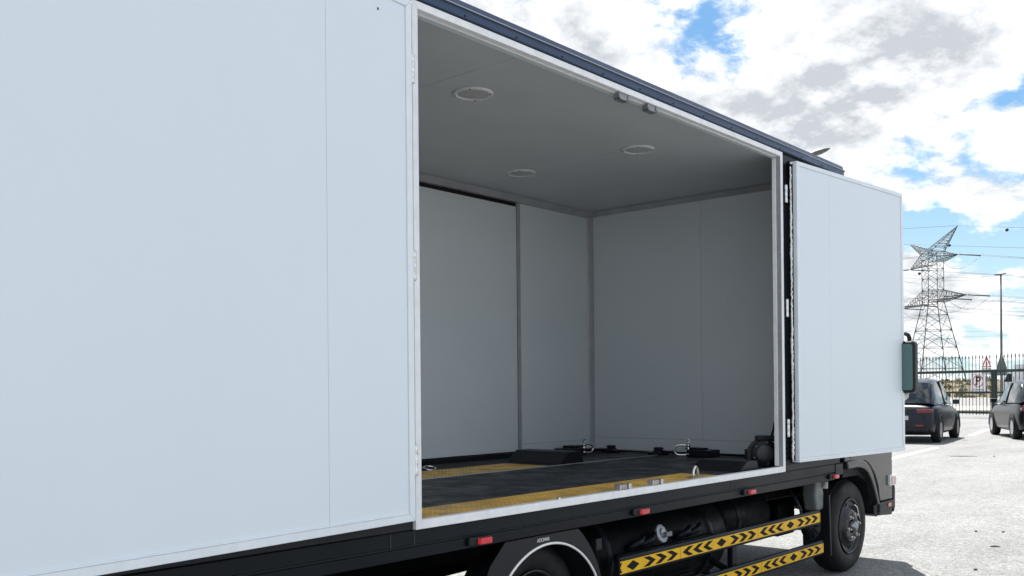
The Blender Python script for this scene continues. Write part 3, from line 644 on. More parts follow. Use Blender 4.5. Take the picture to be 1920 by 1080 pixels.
# washer bottle, filter cover and splash guard ahead of the front wheel
P('washer_bottle', TB().prism([(4.26, -0.125), (4.37, -0.13), (4.40, -0.25), (4.39, -0.36), (4.27, -0.36), (4.24, -0.24)], 'Y', 0.11, 0.22), bottle, bevel=0.02, bseg=3)
P('bottle_cap', TB().lathe([(0.024, -0.03), (0.026, 0.02), (0.001, 0.024)], (4.385, 0.10, -0.165), 'Z', 16), M('cap_white', (0.5, 0.5, 0.46), 0.5, var=0.3, vscale=40))
fc = P('air_filter', MB(lambda p: up((4.30 + p[0] * 0.55 + p[1] * 0.8, 0.17 + p[1] * 0.5 - p[0] * 0.45, -0.48 + p[2]))).lathe([(0.0005, -0.012), (0.03, -0.01), (0.105, 0.0), (0.115, 0.02), (0.115, 0.1)], (0, 0, 0), 'Y', 32), plastic)
for k in range(10):
    an = 2 * math.pi * k / 10
    P('filter_rib', MB(lambda p: up((4.30 + p[0] * 0.55 + p[1] * 0.8, 0.17 + p[1] * 0.5 - p[0] * 0.45, -0.48 + p[2]))).tube([(0.03 * math.cos(an), -0.014, 0.03 * math.sin(an)), (0.10 * math.cos(an), -0.004, 0.10 * math.sin(an))], 0.006, 6), skirt, fc)
P('splash_guard', TB().prism([(4.405, -0.245), (4.43, -0.245), (4.455, -0.72), (4.43, -0.72)], 'Y', 0.075, 0.30), plastic, bevel=0.006)

# ------------------------------------------------------------------ cab
ZT = 1.42
body = [(4.62, -0.06), (4.62, ZT - 0.04), (4.72, ZT), (5.25, ZT), (5.40, ZT - 0.06), (5.63, 0.62), (5.665, 0.40), (5.665, -0.385), (5.292, -0.385)]
archp = [(5.285, -0.375), (5.262, -0.33), (5.232, -0.26), (5.188, -0.19), (5.13, -0.125), (5.06, -0.082), (4.97, -0.060), (4.88, -0.054), (4.70, -0.056)]
cb = P('cab', TB().prism(body + archp, 'Y', 0.035, 2.20), cabpaint, bevel=0.022, bseg=3)
P('wheel_housing', TB().prism([(4.64, -0.065), (4.9, -0.062), (5.05, -0.09), (5.15, -0.15), (5.21, -0.24), (5.265, -0.36), (5.275, -0.48), (5.20, -0.45), (5.20, -0.35), (5.12, -0.2), (4.95, -0.13), (4.64, -0.13)], 'Y', 0.06, 0.45), rubber, cb)
fl_o = [(4.598, -0.004), (4.80, 0.0), (4.90, -0.006), (4.99, -0.022), (5.07, -0.066), (5.135, -0.128), (5.185, -0.20), (5.225, -0.27), (5.262, -0.345), (5.288, -0.395)]
fl_i = [(4.618, -0.062), (4.80, -0.058), (4.885, -0.064), (4.96, -0.080), (5.03, -0.112), (5.09, -0.165), (5.14, -0.225), (5.18, -0.285), (5.22, -0.35), (5.245, -0.395)]
P('wheel_arch_flare', TB().prism(fl_o + fl_i[::-1], 'Y', 0.004, 0.12), M('flare_grey', (0.022, 0.024, 0.027), 0.3, 0.0, var=0.06, vscale=8, coat=0.3), cb, bevel=0.012, bseg=3)
P('arch_crease', TB().tube([(5.03, 0.030, -0.02), (5.13, 0.030, -0.06), (5.22, 0.030, -0.14), (5.29, 0.030, -0.24), (5.34, 0.030, -0.37)], [0.006, 0.014, 0.018, 0.016, 0.012], 10), cabpaint, cb)
P('bumper', TB().prism([(5.31, -0.39), (5.66, -0.388), (5.66, -0.455), (5.31, -0.47)], 'Y', 0.018, 2.21), plastic, cb, bevel=0.012)
P('bumper_lip', TB().prism([(5.33, -0.472), (5.66, -0.457), (5.645, -0.52), (5.36, -0.50)], 'Y', 0.035, 2.19), plastic, cb, bevel=0.008)
P('bumper_corner', TB().prism([(5.668, -0.235), (5.70, -0.25), (5.72, -0.30), (5.715, -0.46), (5.69, -0.50), (5.668, -0.50)], 'Y', 0.03, 2.2), plastic, cb, bevel=0.012)
P('mud_flap', TB().prism([(5.20, -0.40), (5.29, -0.40), (5.288, -0.50), (5.22, -0.475)], 'Y', 0.03, 0.30), rubber, cb)
cl = P('corner_lamp', TB().prism([(5.555, -0.175), (5.69, -0.175), (5.69, -0.265), (5.555, -0.265)], 'Y', 0.012, 0.09), whitet, cb, bevel=0.008)
P('lamp_lens', TB().box(5.572, 5.672, 0.006, 0.013, -0.255, -0.188), clearlens, cl, bevel=0.002)
P('side_reflector', TB().box(5.50, 5.57, 0.012, 0.0185, -0.437, -0.408), amber, cb, bevel=0.002)
P('door_panel', TB().prism([(4.72, 0.02), (4.72, ZT - 0.1), (5.22, ZT - 0.1), (5.50, 0.60), (5.54, 0.3), (5.42, 0.0)], 'Y', 0.028, 0.036), cabpaint, cb, bevel=0.004)
P('side_window', TB().prism([(4.78, 0.66), (4.78, ZT - 0.16), (5.19, ZT - 0.16), (5.42, 0.66)], 'Y', 0.022, 0.03), glassd, cb, bevel=0.004)
P('door_handle', TB().box(4.78, 4.92, 0.008, 0.03, 0.46, 0.49), plastic, cb, bevel=0.006)
P('windscreen', TB().add([(5.437, 0.16, ZT - 0.14), (5.437, 2.08, ZT - 0.14), (5.634, 2.08, 0.64), (5.634, 0.16, 0.64)], [(0, 1, 2, 3)]), glassd, cb)
P('grille', TB().box(5.664, 5.685, 0.4, 1.85, -0.1, 0.2), plastic, cb, bevel=0.01)
# near mirror on its bracket
def rounded(y0, y1, z0, z1, r, n=6):
    return [(cy + r * math.cos(R(a0 + 90 * i / n)), cz + r * math.sin(R(a0 + 90 * i / n))) for cy, cz, a0 in ((y1 - r, z1 - r, 0), (y0 + r, z1 - r, 90), (y0 + r, z0 + r, 180), (y1 - r, z0 + r, 270)) for i in range(n + 1)]
mi = P('mirror_housing', TB().prism(rounded(-0.310, -0.178, 0.528, 0.950, 0.032), 'X', 5.21, 5.305), plastic, cb, bevel=0.022, bseg=3)
P('mirror_glass', TB().prism(rounded(-0.294, -0.190, 0.552, 0.926, 0.022), 'X', 5.2065, 5.2095), mirror_m, cb)
P('mirror_arm', TB().tube([(5.36, 0.04, 1.015), (5.32, -0.14, 1.018), (5.305, -0.205, 1.016), (5.30, -0.232, 1.0), (5.30, -0.24, 0.975), (5.30, -0.24, 0.935)], 0.017, 12), plastic, cb)
P('mirror_arm', TB().tube([(5.36, 0.04, 0.482), (5.31, -0.14, 0.48), (5.295, -0.19, 0.482), (5.29, -0.21, 0.50), (5.29, -0.215, 0.545)], 0.022, 12), M('bracket_pale', (0.62, 0.63, 0.62), 0.3, 0.3), cb)

# ------------------------------------------------------------------ parked cars
carpaint = [M('car_paint_navy', (0.006, 0.009, 0.018), 0.3, 0.0, spec=0.3, coat=0.15), M('car_paint_black', (0.006, 0.007, 0.010), 0.3, 0.0, spec=0.3, coat=0.15)]
def car(loc, head, paint, lab, h=1.66):
    t = thing('parked_car', lab, 'car', loc, 'cars parked by the gate')
    c, s = math.cos(head), math.sin(head)
    def T(p): return Vector((loc[0] + c * p[0] - s * p[1], loc[1] + s * p[0] + c * p[1], loc[2] + p[2]))
    def ring(x, hw, zb, zs, crown=0.03):
        half = [(0.55, zb - 0.02), (0.90, zb), (0.965, zb + 0.10), (1.0, zb + 0.45 * (zs - zb)), (0.985, zb + 0.72 * (zs - zb)), (0.955, zs - 0.05), (0.88, zs), (0.5, zs + crown * 0.7), (0.0, zs + crown)]
        pts = [(x, -hw * a, z) for a, z in half] + [(x, hw * a, z) for a, z in half[:-1][::-1]]
        return pts
    st = [(-2.22, 0.60, 0.42, 0.72), (-2.19, 0.78, 0.34, 0.86), (-2.08, 0.87, 0.27, 1.00), (-1.80, 0.91, 0.22, 1.04), (-1.3, 0.92, 0.20, 1.04), (0.0, 0.92, 0.20, 1.00), (0.9, 0.92, 0.20, 0.97), (1.5, 0.90, 0.22, 0.90), (1.95, 0.84, 0.26, 0.80), (2.18, 0.70, 0.32, 0.66), (2.24, 0.5, 0.38, 0.55)]
    rings = [ring(*q) for q in st]; n = len(rings[0]); vs_ = [p for r_ in rings for p in r_]
    fs_ = [(i * n + k, i * n + (k + 1) % n, (i + 1) * n + (k + 1) % n, (i + 1) * n + k) for i in range(len(st) - 1) for k in range(n)]
    fs_ += [tuple(range(n))[::-1], tuple((len(st) - 1) * n + k for k in range(n))]
    body = obj('body', MB(T).add(vs_, fs_, True), paint, t)
    sub = body.modifiers.new('s', 'SUBSURF'); sub.levels = 1; sub.render_levels = 2
    # cabin: roof shell carried on pillars, glass between
    gs = [(-2.02, 0.74, 1.02, 1.06), (-1.75, 0.76, 1.02, 1.38), (-1.45, 0.72, 1.02, h - 0.10), (-1.1, 0.70, 1.02, h - 0.02), (-0.5, 0.69, 1.02, h), (0.1, 0.68, 1.0, h - 0.03), (0.55, 0.66, 0.99, h - 0.16), (1.2, 0.70, 0.94, 1.02)]
    def gring(x, hw, z0, z1):
        w0 = 0.86
        return [(x, -w0, z0), (x, -(w0 + (hw - w0) * 0.5), z0 + (z1 - z0) * 0.5), (x, -hw, z0 + (z1 - z0) * 0.88), (x, -hw * 0.9, z0 + (z1 - z0) * 0.97), (x, -hw * 0.5, z1), (x, 0, z1 + 0.01), (x, hw * 0.5, z1), (x, hw * 0.9, z0 + (z1 - z0) * 0.97), (x, hw, z0 + (z1 - z0) * 0.88), (x, (w0 + (hw - w0) * 0.5), z0 + (z1 - z0) * 0.5), (x, w0, z0)]
    gr = [gring(*q) for q in gs]; n = 11; vs_ = [p for r_ in gr for p in r_]
    glass_f, roof_f = [], []
    for i in range(len(gs) - 1):
        for k in range(n - 1):
            f = (i * n + k, i * n + k + 1, (i + 1) * n + k + 1, (i + 1) * n + k)
            side = k in (0, 1, 8, 9)
            if (side and i in (2, 3, 4)) or (side and i == 5 and k in (0, 1, 8, 9)) or (not side and i in (0, 1, 6)): glass_f.append(f)
            else: roof_f.append(f)
    obj('roof', MB(T).add(vs_, roof_f, True), paint, t)
    obj('windows', MB(T).add(vs_, glass_f, True), glassd, t)
    obj('window_pillar', MB(T).tube([(-0.42, -0.865, 1.0), (-0.42, -0.78, 1.30), (-0.42, -0.70, h - 0.07)], 0.03, 6), paint, t)
    obj('window_pillar', MB(T).tube([(-0.42, 0.865, 1.0), (-0.42, 0.78, 1.30), (-0.42, 0.70, h - 0.07)], 0.03, 6), paint, t)
    for sx in (-1, 1):
        lamp = obj('tail_light', MB(T).box(-2.215, -2.06, *sorted((sx * 0.46, sx * 0.84)), 0.80, 0.90), M('tail_red', (0.16, 0.006, 0.01), 0.15, var=0.2, vscale=30, coat=0.4), t, bevel=0.02)
        obj('bumper_reflector', MB(T).box(-2.245, -2.18, *sorted((sx * 0.44, sx * 0.62)), 0.45, 0.50), M('tail_red', (0.16, 0.006, 0.01)), t, bevel=0.01)
        mr = obj('door_mirror', MB(T).prism([(0.52, sx * 0.92), (0.60, sx * 1.08), (0.70, sx * 1.06), (0.72, sx * 0.92)], 'Z', 1.0, 1.13), paint, t, bevel=0.02)
        for x in (-1.38, 1.40):
            w = obj('wheel', MB(T).lathe([(0.20, -0.02), (0.24, -0.03), (0.31, -0.02), (0.335, 0.03), (0.335, 0.17), (0.31, 0.2), (0.2, 0.2)] if sx < 0 else [(0.20, 0.02), (0.24, 0.03), (0.31, 0.02), (0.335, -0.03), (0.335, -0.17), (0.31, -0.2), (0.2, -0.2)], (x, sx * 0.90, 0.335), 'Y', 32), tyre_m, t)
            obj('rim', MB(T).lathe([(0.20, -sx * -0.01), (0.16, 0.0), (0.05, sx * 0.012), (0.001, sx * 0.012)], (x, sx * 0.91, 0.335), 'Y', 24), alu, w)
            obj('wheel_arch', MB(T).lathe([(0.345, 0.0), (0.39, sx * 0.012), (0.40, -sx * 0.04)], (x, sx * 0.915, 0.335), 'Y', 24, R(-5), R(185)), plastic, t, fix=False)
    obj('rear_bumper', MB(T).box(-2.24, -2.10, -0.74, 0.74, 0.30, 0.44), plastic, t, bevel=0.04)
    obj('number_plate', MB(T).box(-2.235, -2.20, -0.26, 0.26, 0.62, 0.73), M('plate_white', (0.5, 0.5, 0.5), 0.4), t, bevel=0.004)
    return t
def onground(px, py):
    d = FWD + RGT * ((px - 960) / FPX) + UPV * ((540 + SHY - py) / FPX); k = -CAM.z / d.z; q = CAM + d * k; return (q.x, q.y, 0)
car((25.3, 6.28, 0), R(7.5), carpaint[0], 'dark navy parked car half hidden behind the right door leaf', 1.72)
car((28.45, 3.88, 0), R(25), carpaint[1], 'black parked car cut off by the right edge of the picture')

# ------------------------------------------------------------------ gate and fence
green = M('gate_green', (0.012, 0.030, 0.028), 0.42, 0.2, var=0.15, vscale=8)
def gpt(px): 
    k = (px - 1690) / 235.0; dep = 50.0 + (43.5 - 50.0) * k; q = at(px, 727, dep); return Vector((q.x, q.y, 0))
def fence(px0, px1, step, lab, name, cat):
    a, b = gpt(px0), gpt(px1); d = b - a; ln = d.length; d.normalize(); nn = Vector((-d.y, d.x, 0))
    def T(p): return a + d * p[0] + nn * p[1] + Vector((0, 0, p[2]))
    t = thing(name, lab, cat, (a + b) / 2)
    for z, hh in ((0.20, 0.11), (1.17, 0.10), (2.17, 0.13)):
        obj('rail', MB(T).box(0.0, ln, -0.03, 0.03, z, z + hh), green, t, bevel=0.006)
    n = int(ln / step)
    first = None
    for i in range(n):
        x = step * (i + 0.5)
        if first is None:
            mb = MB(T).tube([(x, 0, 0.14), (x, 0, 2.86)], 0.016, 6); mb.lathe([(0.016, 0.0), (0.034, 0.05), (0.002, 0.22)], (x, 0, 2.84), 'Z', 6, smooth=False)
            first = obj('picket', mb, green, t); ref = T((x, 0, 0))
        else:
            c = first.copy(); COL.objects.link(c); c.parent = t; c.location = first.location + (T((x, 0, 0)) - ref)
    for x in (0.0, ln): obj('gate_post', MB(T).box(x - 0.05, x + 0.05, -0.05, 0.05, 0.0 if cat == 'fence' else 0.1, 2.31), green, t, bevel=0.008)
    return T
GT = fence(1668, 1861, 0.187, 'dark green spiked metal gate carrying the no parking sign', 'gate', 'gate')
fence(1866, 1990, 0.215, 'dark green spiked metal fence behind the right-hand car', 'fence', 'fence')
# no parking sign on the gate
a, b = gpt(1668), gpt(1861); gd = (b - a).normalized(); gn = Vector((gd.y, -gd.x, 0))
if gn.dot(CAM - a) < 0: gn = -gn
sc_ = gpt(1835.5); sz0, sz1, hw = 1.15, 2.13, 0.40
sgn = thing('no_parking_sign', 'white no parking sign with red border hung on the green gate', 'sign', (sc_.x, sc_.y, sz0))
def ST(off): return lambda p: sc_ + gd * p[0] + gn * (0.045 + off + p[1]) + Vector((0, 0, p[2]))
signw = M('sign_white', (0.88, 0.88, 0.88), 0.5); signr = M('sign_red', (0.50, 0.05, 0.07), 0.5); signp = M('sign_border', (0.62, 0.36, 0.38), 0.5); signk = M('sign_black', (0.01, 0.01, 0.012), 0.5)
obj('sign_border', MB(ST(0)).box(-hw, hw, 0, 0.006, sz0, sz1), signp, sgn)
obj('sign_plate', MB(ST(0.0065)).box(-hw + 0.025, hw - 0.025, 0, 0.004, sz0 + 0.025, sz1 - 0.025), signw, sgn)
cz = sz1 - 0.37
def at_sign(x, y): return ST(0.0125)((x, 0, cz + y))
tx = text_mb('P', 0.56, at_sign, 0.018); obj('letter', tx, signk, sgn, fix=False)
obj('red_ring', MB(ST(0.014)).lathe([(0.285, 0.0), (0.285, 0.002), (0.25, 0.002), (0.25, 0.0)], (0, 0, cz), 'Y', 40), signr, sgn)
obj('red_bar', MB(ST(0.016)).add([(-0.20, 0, cz - 0.17), (-0.17, 0, cz - 0.20), (0.20, 0, cz + 0.17), (0.17, 0, cz + 0.20)], [(0, 1, 2, 3)]), signr, sgn, fix=False)
obj('wording', text_mb('NO PARKING', 0.105, lambda x, y: ST(0.0125)((x, 0, sz0 + 0.20 + y)), 0.002), signk, sgn, fix=False)
obj('arrow', MB(ST(0.0125)).add([(-0.27, 0, sz0 + 0.10), (-0.21, 0, sz0 + 0.07), (-0.21, 0, sz0 + 0.09), (0.21, 0, sz0 + 0.09), (0.21, 0, sz0 + 0.07), (0.27, 0, sz0 + 0.10), (0.21, 0, sz0 + 0.13), (0.21, 0, sz0 + 0.11), (-0.21, 0, sz0 + 0.11), (-0.21, 0, sz0 + 0.13)], [tuple(range(10))]), signk, sgn, fix=False)

# ------------------------------------------------------------------ beyond the gate
road = M('far_concrete', (0.36, 0.34, 0.30), 0.9, var=0.2, vscale=0.4)
def flat(name, pts, m, z): return struct(name, MB().add([(p[0], p[1], z) for p in pts], [tuple(range(len(pts)))]), m, fix=False)
vdir = Vector((direction(1800, 727).x, direction(1800, 727).y, 0)).normalized(); vr = Vector((vdir.y, -vdir.x, 0))
c0 = Vector((CAM.x, CAM.y, 0))
def far(u, v): return c0 + vdir * u + vr * v
flat('road', [far(62, -120), far(62, 120), far(84, 120), far(84, -120)], road, 0.006)
struct('kerb', MB().add([far(61.6, -120) + Vector((0, 0, z)) for z in (0, 0.14)] + [far(61.6, 120) + Vector((0, 0, z)) for z in (0.14, 0)] + [far(62, -120) + Vector((0, 0, z)) for z in (0, 0.14)] + [far(62, 120) + Vector((0, 0, z)) for z in (0.14, 0)], [(0, 1, 2, 3), (4, 7, 6, 5), (1, 5, 6, 2)]), road)
# dry bank with scrub
def bank_mat():
    m = bpy.data.materials.new('dry_bank'); m.use_nodes = True; t = m.node_tree; b = t.nodes['Principled BSDF']; geo = N(t, 'ShaderNodeNewGeometry')
    n_ = N(t, 'ShaderNodeTexNoise'); t.links.new(geo.outputs['Position'], n_.inputs['Vector']); n_.inputs['Scale'].default_value = 0.45; n_.inputs['Detail'].default_value = 9; n_.inputs['Roughness'].default_value = 0.7
    r = N(t, 'ShaderNodeValToRGB'); t.links.new(n_.outputs[0], r.inputs[0])
    r.color_ramp.elements[0].position = 0.36; r.color_ramp.elements[0].color = (0.055, 0.052, 0.028, 1)
    r.color_ramp.elements[1].position = 0.66; r.color_ramp.elements[1].color = (0.22, 0.165, 0.10, 1)
    e = r.color_ramp.elements.new(0.5); e.color = (0.115, 0.09, 0.05, 1)
    t.links.new(r.outputs[0], b.inputs['Base Color']); b.inputs['Roughness'].default_value = 0.95
    return m
random.seed(11)
mb = MB(); nu, nv = 20, 120
from mathutils import noise as mnoise
def bank_h(u, v):
    k = max(0.0, min(1.0, (u - 150) / 55.0)); k = k * k * (3 - 2 * k)
    hgt = 2.9 + 2.4 * mnoise.noise(Vector((v * 0.012, 3.1, 0))) + 1.0 * mnoise.noise(Vector((v * 0.06, u * 0.03, 5)))
    return -0.05 + k * hgt + 0.35 * k * mnoise.noise(Vector((u * 0.3, v * 0.3, 1)))
vs_ = []
for i in range(nu + 1):
    for j in range(nv + 1):
        u = 145 + i * 6.0; v = -190 + j * 3.2; q = far(u, v); vs_.append((q.x, q.y, bank_h(u, v)))
fs_ = [(i * (nv + 1) + j, i * (nv + 1) + j + 1, (i + 1) * (nv + 1) + j + 1, (i + 1) * (nv + 1) + j) for i in range(nu) for j in range(nv)]
struct('scrub_bank', mb.add(vs_, fs_, True), bank_mat())
leafm = M('scrub_leaf', (0.075, 0.072, 0.03), 0.8, var=0.45, vscale=0.8)
mb = MB()
for k in range(520):                                   # low scrub that reads as one mass
    u, v = random.uniform(152, 215), random.uniform(-60, 60); q = far(u, v); z = bank_h(u, v); rr = random.uniform(0.35, 1.2)
    for j in range(34):
        d = Vector((random.gauss(0, 1), random.gauss(0, 1), abs(random.gauss(0, 0.8)))); d = d.normalized() * rr * random.uniform(0.5, 1.0)
        c = Vector((q.x, q.y, z)) + d * Vector((1, 1, 0.75)).length / 1.6; w = random.uniform(0.10, 0.24)
        a1 = Vector((random.gauss(0, 1), random.gauss(0, 1), random.gauss(0, 1))).normalized() * w; a2 = a1.orthogonal().normalized() * w
        mb.add([c - a1, c + a2, c + a1, c - a2], [(0, 1, 2, 3)])
struct('scrub', mb, leafm, kind='stuff', fix=False); bpy.data.objects['scrub']['label'] = 'low dry scrub growing over the brown bank'; bpy.data.objects['scrub']['category'] = 'scrub'

# triangular warning signs and the street lamp by the road
steel = M('galvanised', (0.30, 0.32, 0.32), 0.5, 0.6, var=0.15, vscale=3)
darksteel = M('lamp_post_grey', (0.10, 0.11, 0.11), 0.5, 0.5)
def facing(q): d = Vector((CAM.x - q.x, CAM.y - q.y, 0)).normalized(); return d, Vector((-d.y, d.x, 0))
q = at(1850, 700, 70); q = Vector((q.x, q.y, 0)); fd, fs2 = facing(q)
def WT(off): return lambda p: q + fs2 * p[0] + fd * (off + p[1]) + Vector((0, 0, p[2]))
t = thing('warning_sign', 'triangular red-bordered warning sign with a plate below, seen above the gate', 'sign', q)
obj('sign_post', MB(WT(-0.04)).tube([(0, 0, 0), (0, 0, 3.6)], 0.035, 10), steel, t)
obj('sign_triangle', MB(WT(0)).prism([(-0.32, 2.95), (0.32, 2.95), (0.04, 3.72), (-0.04, 3.72)], 'Y', 0, 0.01), signr, t)
obj('sign_face', MB(WT(0.012)).prism([(-0.22, 3.02), (0.22, 3.02), (0.0, 3.55)], 'Y', 0, 0.004), signw, t)
obj('sign_symbol', MB(WT(0.018)).prism([(-0.05, 3.06), (0.05, 3.06), (0.04, 3.32), (-0.04, 3.32)], 'Y', 0, 0.003), signk, t)
obj('sub_plate', MB(WT(0)).box(-0.31, 0.31, 0, 0.01, 2.40, 2.90), M('plate_grey', (0.42, 0.43, 0.44), 0.5, var=0.2, vscale=6), t)
q2 = at(1878, 700, 72); q2 = Vector((q2.x, q2.y, 0)); fd2, fs3 = facing(q2)
def LT(p): return q2 + fs3 * p[0] + fd2 * p[1] + Vector((0, 0, p[2]))
t = thing('street_lamp', 'tall slim street lamp with a flat head standing beyond the gate', 'street lamp', q2)
obj('pole', MB(LT).tube([(0, 0, 0), (0, 0, 3.0), (0.02, 0, 10.0)], [0.11, 0.09, 0.055], 10), darksteel, t)
obj('lamp_head', MB(LT).prism([(-0.45, 10.02), (-0.40, 9.95), (0.02, 9.92), (0.38, 10.02), (0.40, 10.09), (0.02, 10.02)], 'Y', -0.14, 0.14), darksteel, t, bevel=0.02)
t = thing('sign_back', 'dark back of a triangular sign at the foot of the tall street lamp', 'sign', LT((0.05, 0.14, 0)))
obj('sign_triangle', MB(LT).prism([(-0.34, 2.35), (0.36, 2.35), (0.36, 2.95), (0.04, 3.95), (-0.04, 3.95), (-0.34, 2.95)], 'Y', 0.12, 0.14), darksteel, t)
obj('sign_post', MB(LT).tube([(0.0, 0.17, 0), (0.0, 0.17, 3.9)], 0.035, 8), darksteel, t)
# lamp whose head shows above the truck roof
q3 = at(1515, 290, 30); 
base = Vector((q3.x, q3.y, 0)); hz_ = q3.z
t = thing('street_lamp', 'street lamp behind the truck, only its head shows over the roof', 'street lamp', base)
a3, b3 = at(1519, 290, 30), at(1556, 281, 30); dd = (b3 - a3)
obj('pole', MB().tube([base, base + Vector((0, 0, hz_ - 0.03))], [0.09, 0.05], 10), darksteel, t)
s1 = dd.normalized(); s2 = Vector((0, 0, 1)).cross(s1).normalized(); s3 = s1.cross(s2)
def HT(p): return a3 + s1 * p[0] + s2 * p[1] + s3 * p[2]
obj('lamp_head', MB(HT).prism([(0.0, -0.02), (0.07, -0.06), (0.34, -0.065), (0.57, -0.01), (0.63, 0.03), (0.60, 0.055), (0.42, 0.075), (0.15, 0.06), (0.0, 0.03)], 'Y', -0.12, 0.12), M('lamp_alloy', (0.12, 0.12, 0.11), 0.45, 0.4), t, bevel=0.02)
obj('lamp_arm', MB(HT).tube([(-0.07, 0, 0.0), (0.02, 0, 0.0)], 0.03, 8), darksteel, t)
# pale truck far to the right
q4 = at(1913, 700, 95); q4 = Vector((q4.x, q4.y, 0)); fd4, fs4 = facing(q4)
def VT(p): return q4 + fs4 * p[0] + fd4 * p[1] + Vector((0, 0, p[2]))
t = thing('parked_truck', 'pale truck parked on the far road at the right edge, behind the fence', 'truck', q4)
pv = M('pale_body', (0.6, 0.62, 0.65), 0.4, var=0.1, vscale=2)
obj('cargo_box', MB(VT).box(-0.55, 3.4, -1.0, 1.0, 0.9, 3.75), pv, t, bevel=0.05)
obj('cab', MB(VT).prism([(-1.55, 0.6), (-1.6, 1.9), (-1.15, 3.0), (-0.6, 3.05), (-0.6, 0.6)], 'Y', -0.95, 0.95), pv, t, bevel=0.05)
obj('side_window', MB(VT).prism([(-1.45, 2.0), (-1.1, 2.8), (-0.75, 2.8), (-0.75, 2.0)], 'Y', 0.955, 0.965), glassd, t)
for x in (-1.1, 2.4): obj('wheel', MB(VT).lathe([(0.05, 0.0), (0.4, 0.0), (0.45, 0.05), (0.45, 0.2)], (x, -0.2 + 0.95, 0.45), 'Y', 20), tyre_m, t)

# ------------------------------------------------------------------ pylon and lines
pst = M('pylon_steel', (0.10, 0.115, 0.115), 0.55, 0.4)
PC = at(1751, 727, 250); PC = Vector((PC.x, PC.y, 0))
vd = Vector((PC.x - CAM.x, PC.y - CAM.y, 0)).normalized(); vr2 = Vector((vd.y, -vd.x, 0))
armd = (vr2 * 0.385 - vd * 0.923).normalized()          # right ends come nearer
lin = Vector((-armd.y, armd.x, 0))                       # along the line
if lin.dot(vr2) < 0: lin = -lin
def PT(p): return PC + armd * p[0] + lin * p[1] + Vector((0, 0, p[2]))
py_ = thing('lattice_pylon', 'tall lattice steel power pylon behind the gate', 'pylon', PC)
def hw_at(z): return 6.4 + (2.0 - 6.4) * (z / 24.0) if z < 24 else 2.0
def corner(z, k): h = hw_at(z); return ((h if k in (0, 1) else -h), (h if k in (0, 3) else -h), z)
for k in range(4):
    obj('leg', MB(PT).tube([corner(0, k), corner(24, k), corner(37, k)], [0.15, 0.11, 0.08], 5), pst, py_)
lv = [0, 6.5, 12, 16.5, 20.5, 24, 27, 30, 32.5, 35, 37]
for i, (z0, z1) in enumerate(zip(lv, lv[1:])):
    mb = MB(PT); r = 0.066 if i < 4 else 0.052
    for k in range(4):
        k2 = (k + 1) % 4; a_, b_, c_, d_ = (Vector(corner(z0, k)), Vector(corner(z0, k2)), Vector(corner(z1, k)), Vector(corner(z1, k2)))
        mb.tube([a_, d_], r, 4); mb.tube([b_, c_], r, 4); mb.tube([c_, d_], r, 4)
        if i < 3:
            m_ = (a_ + d_) / 2; mb.tube([(a_ + c_) / 2, m_], r * 0.7, 4); mb.tube([(b_ + d_) / 2, m_], r * 0.7, 4); mb.tube([(a_ + b_) / 2, m_], r * 0.6, 4)
    obj('lattice_panel', mb, pst, py_)
def arm(s, z0, z1, length, ztip, nseg, name):
    mb = MB(PT); tip = Vector((s * length, 0, ztip)); r = 0.05
    roots = [Vector((s * 2.0, y, z)) for y in (-2.0, 2.0) for z in (z0, z1)]
    for q in roots: mb.tube([q, tip], 0.075, 4)
    prev = roots
    for i in range(1, nseg):
        f = 1 - (1 - i / nseg); cur = [q.lerp(tip, f) for q in roots]
        mb.tube([cur[0], cur[1]], r, 4); mb.tube([cur[2], cur[3]], r, 4); mb.tube([cur[0], cur[2]], r, 4); mb.tube([cur[1], cur[3]], r, 4)
        mb.tube([prev[0], cur[1]], r, 4); mb.tube([prev[2], cur[3]], r, 4); mb.tube([prev[0], cur[2]], r, 4); mb.tube([prev[1], cur[3]], r, 4)
        prev = cur
    obj(name, mb, pst, py_)
for s in (-1, 1):
    arm(s, 34.0, 37.0, 15.0, 34.3, 7, 'upper_arm')
    arm(s, 36.2, 37.6, 15.0, 41.4, 8, 'earth_wire_horn')
    arm(s, 23.6, 27.0, 19.5, 23.9, 8, 'lower_arm')
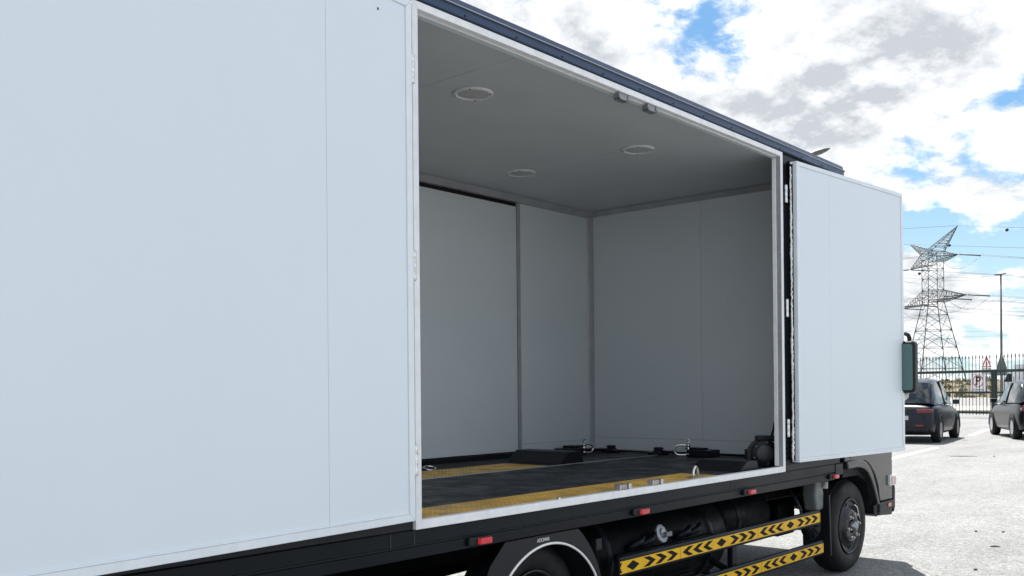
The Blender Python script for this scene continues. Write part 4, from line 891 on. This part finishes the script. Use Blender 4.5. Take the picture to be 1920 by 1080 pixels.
# insulator strings and conductors
wire_m = M('conductor', (0.10, 0.11, 0.12), 0.5, 0.4)
def wire(p0, p1, sag, r, lab, n=24):
    pts = [p0.lerp(p1, i / n) - Vector((0, 0, sag * 4 * (i / n) * (1 - i / n))) for i in range(n + 1)]
    o = obj('power_line', MB().tube(pts, r, 4), wire_m); tag(o, lab, 'wire', 'overhead power lines')
    return pts
names = {'near': {}, 'far': {}}
for s, z, ln, ext in ((1, 41.4, 15.0, 'e'), (-1, 41.4, 15.0, 'e'), (1, 34.3, 15.0, 'c'), (-1, 34.3, 15.0, 'c'), (1, 23.9, 19.5, 'c'), (-1, 23.9, 19.5, 'c'), (1, 23.9, 10.0, 'c'), (-1, 23.9, 10.0, 'c')):
    for dr in (1, -1):
        wl = 'wire from the %s tip of the pylon\'s %s, running %s' % ('right' if s > 0 else 'left', {41.4: 'earth-wire horn', 34.3: 'upper arm'}.get(z, 'lower arm' if ln > 15 else 'lower arm middle'), 'right' if dr > 0 else 'left')
        p0 = PT((s * ln, dr * 0.3, z)); 
        p1 = PT((s * ln, dr * 320, z + 4))
        if ext == 'c':
            pi = PT((s * ln, dr * 5.5, z - 0.35))
            obj('insulator_string', MB().tube([p0, pi], 0.16, 6), wire_m, py_); p0 = pi
            wire(p0 + Vector((0, 0, 0.25)), p1 + Vector((0, 0, 0.25)), 8.0, 0.036, 'upper ' + wl)
        wire(p0, p1, 8.0 if ext == 'c' else 5.0, 0.036, ('lower ' if ext == 'c' else 'single ') + wl)
    if ext == 'c':
        pts = [PT((s * ln, 5.5 - 11 * i / 12, z - 0.35 - 3.2 * math.sin(math.pi * i / 12))) for i in range(13)]
        o = obj('jumper_loop', MB().tube(pts, 0.045, 4), wire_m, py_)
for (px, py, dep, lab) in ((1888, 431, 235, 'dark marker ball on the topmost wire, right of the pylon'), (1780, 460, 262, 'dark marker ball just below the pylon top'), (1724, 513, 262, 'dark marker ball left of the pylon body')):
    c = at(px, py, dep); tag(obj('marker_ball', MB().sphere(c, 0.42, 8), M('ball', (0.05, 0.03, 0.03), 0.6)), lab, 'marker ball', 'aviation marker balls')
for i, (y0, y1) in enumerate(((548, 556), (562, 566), (574, 579), (588, 590), (601, 606), (607, 611), (513, 512), (505, 499))):
    a_, b_ = at(1640, y0, 420), at(1990, y1, 380)
    wire(a_, b_, 3.0 + (i % 3), 0.05, ['third', 'fourth', 'fifth', 'sixth', 'seventh', 'lowest', 'second', 'topmost'][i] + ' thin wire from the top in the distant row behind the pylon')
# debris on the asphalt
random.seed(21)
twig = M('twig_brown', (0.05, 0.04, 0.03), 0.8)
for i, (px, py, ln, ang, lab) in enumerate(((1806, 856, 0.55, 0.2, 'thin dark twig lying on the pale asphalt beyond the truck'), (1830, 997, 0.05, 0.9, 'dark pebble on the asphalt near the bottom right'),
        (1864, 856, 0.07, 0.4, 'small dark pebble on the asphalt below the right-hand car'), (1881, 998, 0.05, 0.4, 'tiny dark chip on the asphalt at the right'), (1829, 1069, 0.05, 0.0, 'dark chip on the asphalt at the bottom edge'), (1866, 1026, 0.09, 0.2, 'short grass stalk on the asphalt near the bottom right corner'))):
    x, y, _ = onground(px, py)
    d = (vr2 * math.cos(ang) + vd * math.sin(ang)); p = Vector((x, y, 0.006))
    if ln > 0.08:
        mb = MB().tube([p - d * ln / 2, p - d * ln * 0.15 + vd * 0.02, p + d * ln * 0.2 + Vector((0, 0, 0.004)), p + d * ln / 2], [0.003, 0.007, 0.006, 0.002], 6)
    else:
        c0_ = Vector((x, y, 0.0)); mb = MB(lambda q: Vector((c0_.x + (q.x - c0_.x) * 1.5, c0_.y + (q.y - c0_.y), 0.006 + (q.z - c0_.z) * 0.6))).sphere(c0_, ln * 0.28, 5)
    o = obj('twig' if ln > 0.08 else 'pebble', mb, twig)
    tag(o, lab, 'twig' if ln > 0.08 else 'pebble')
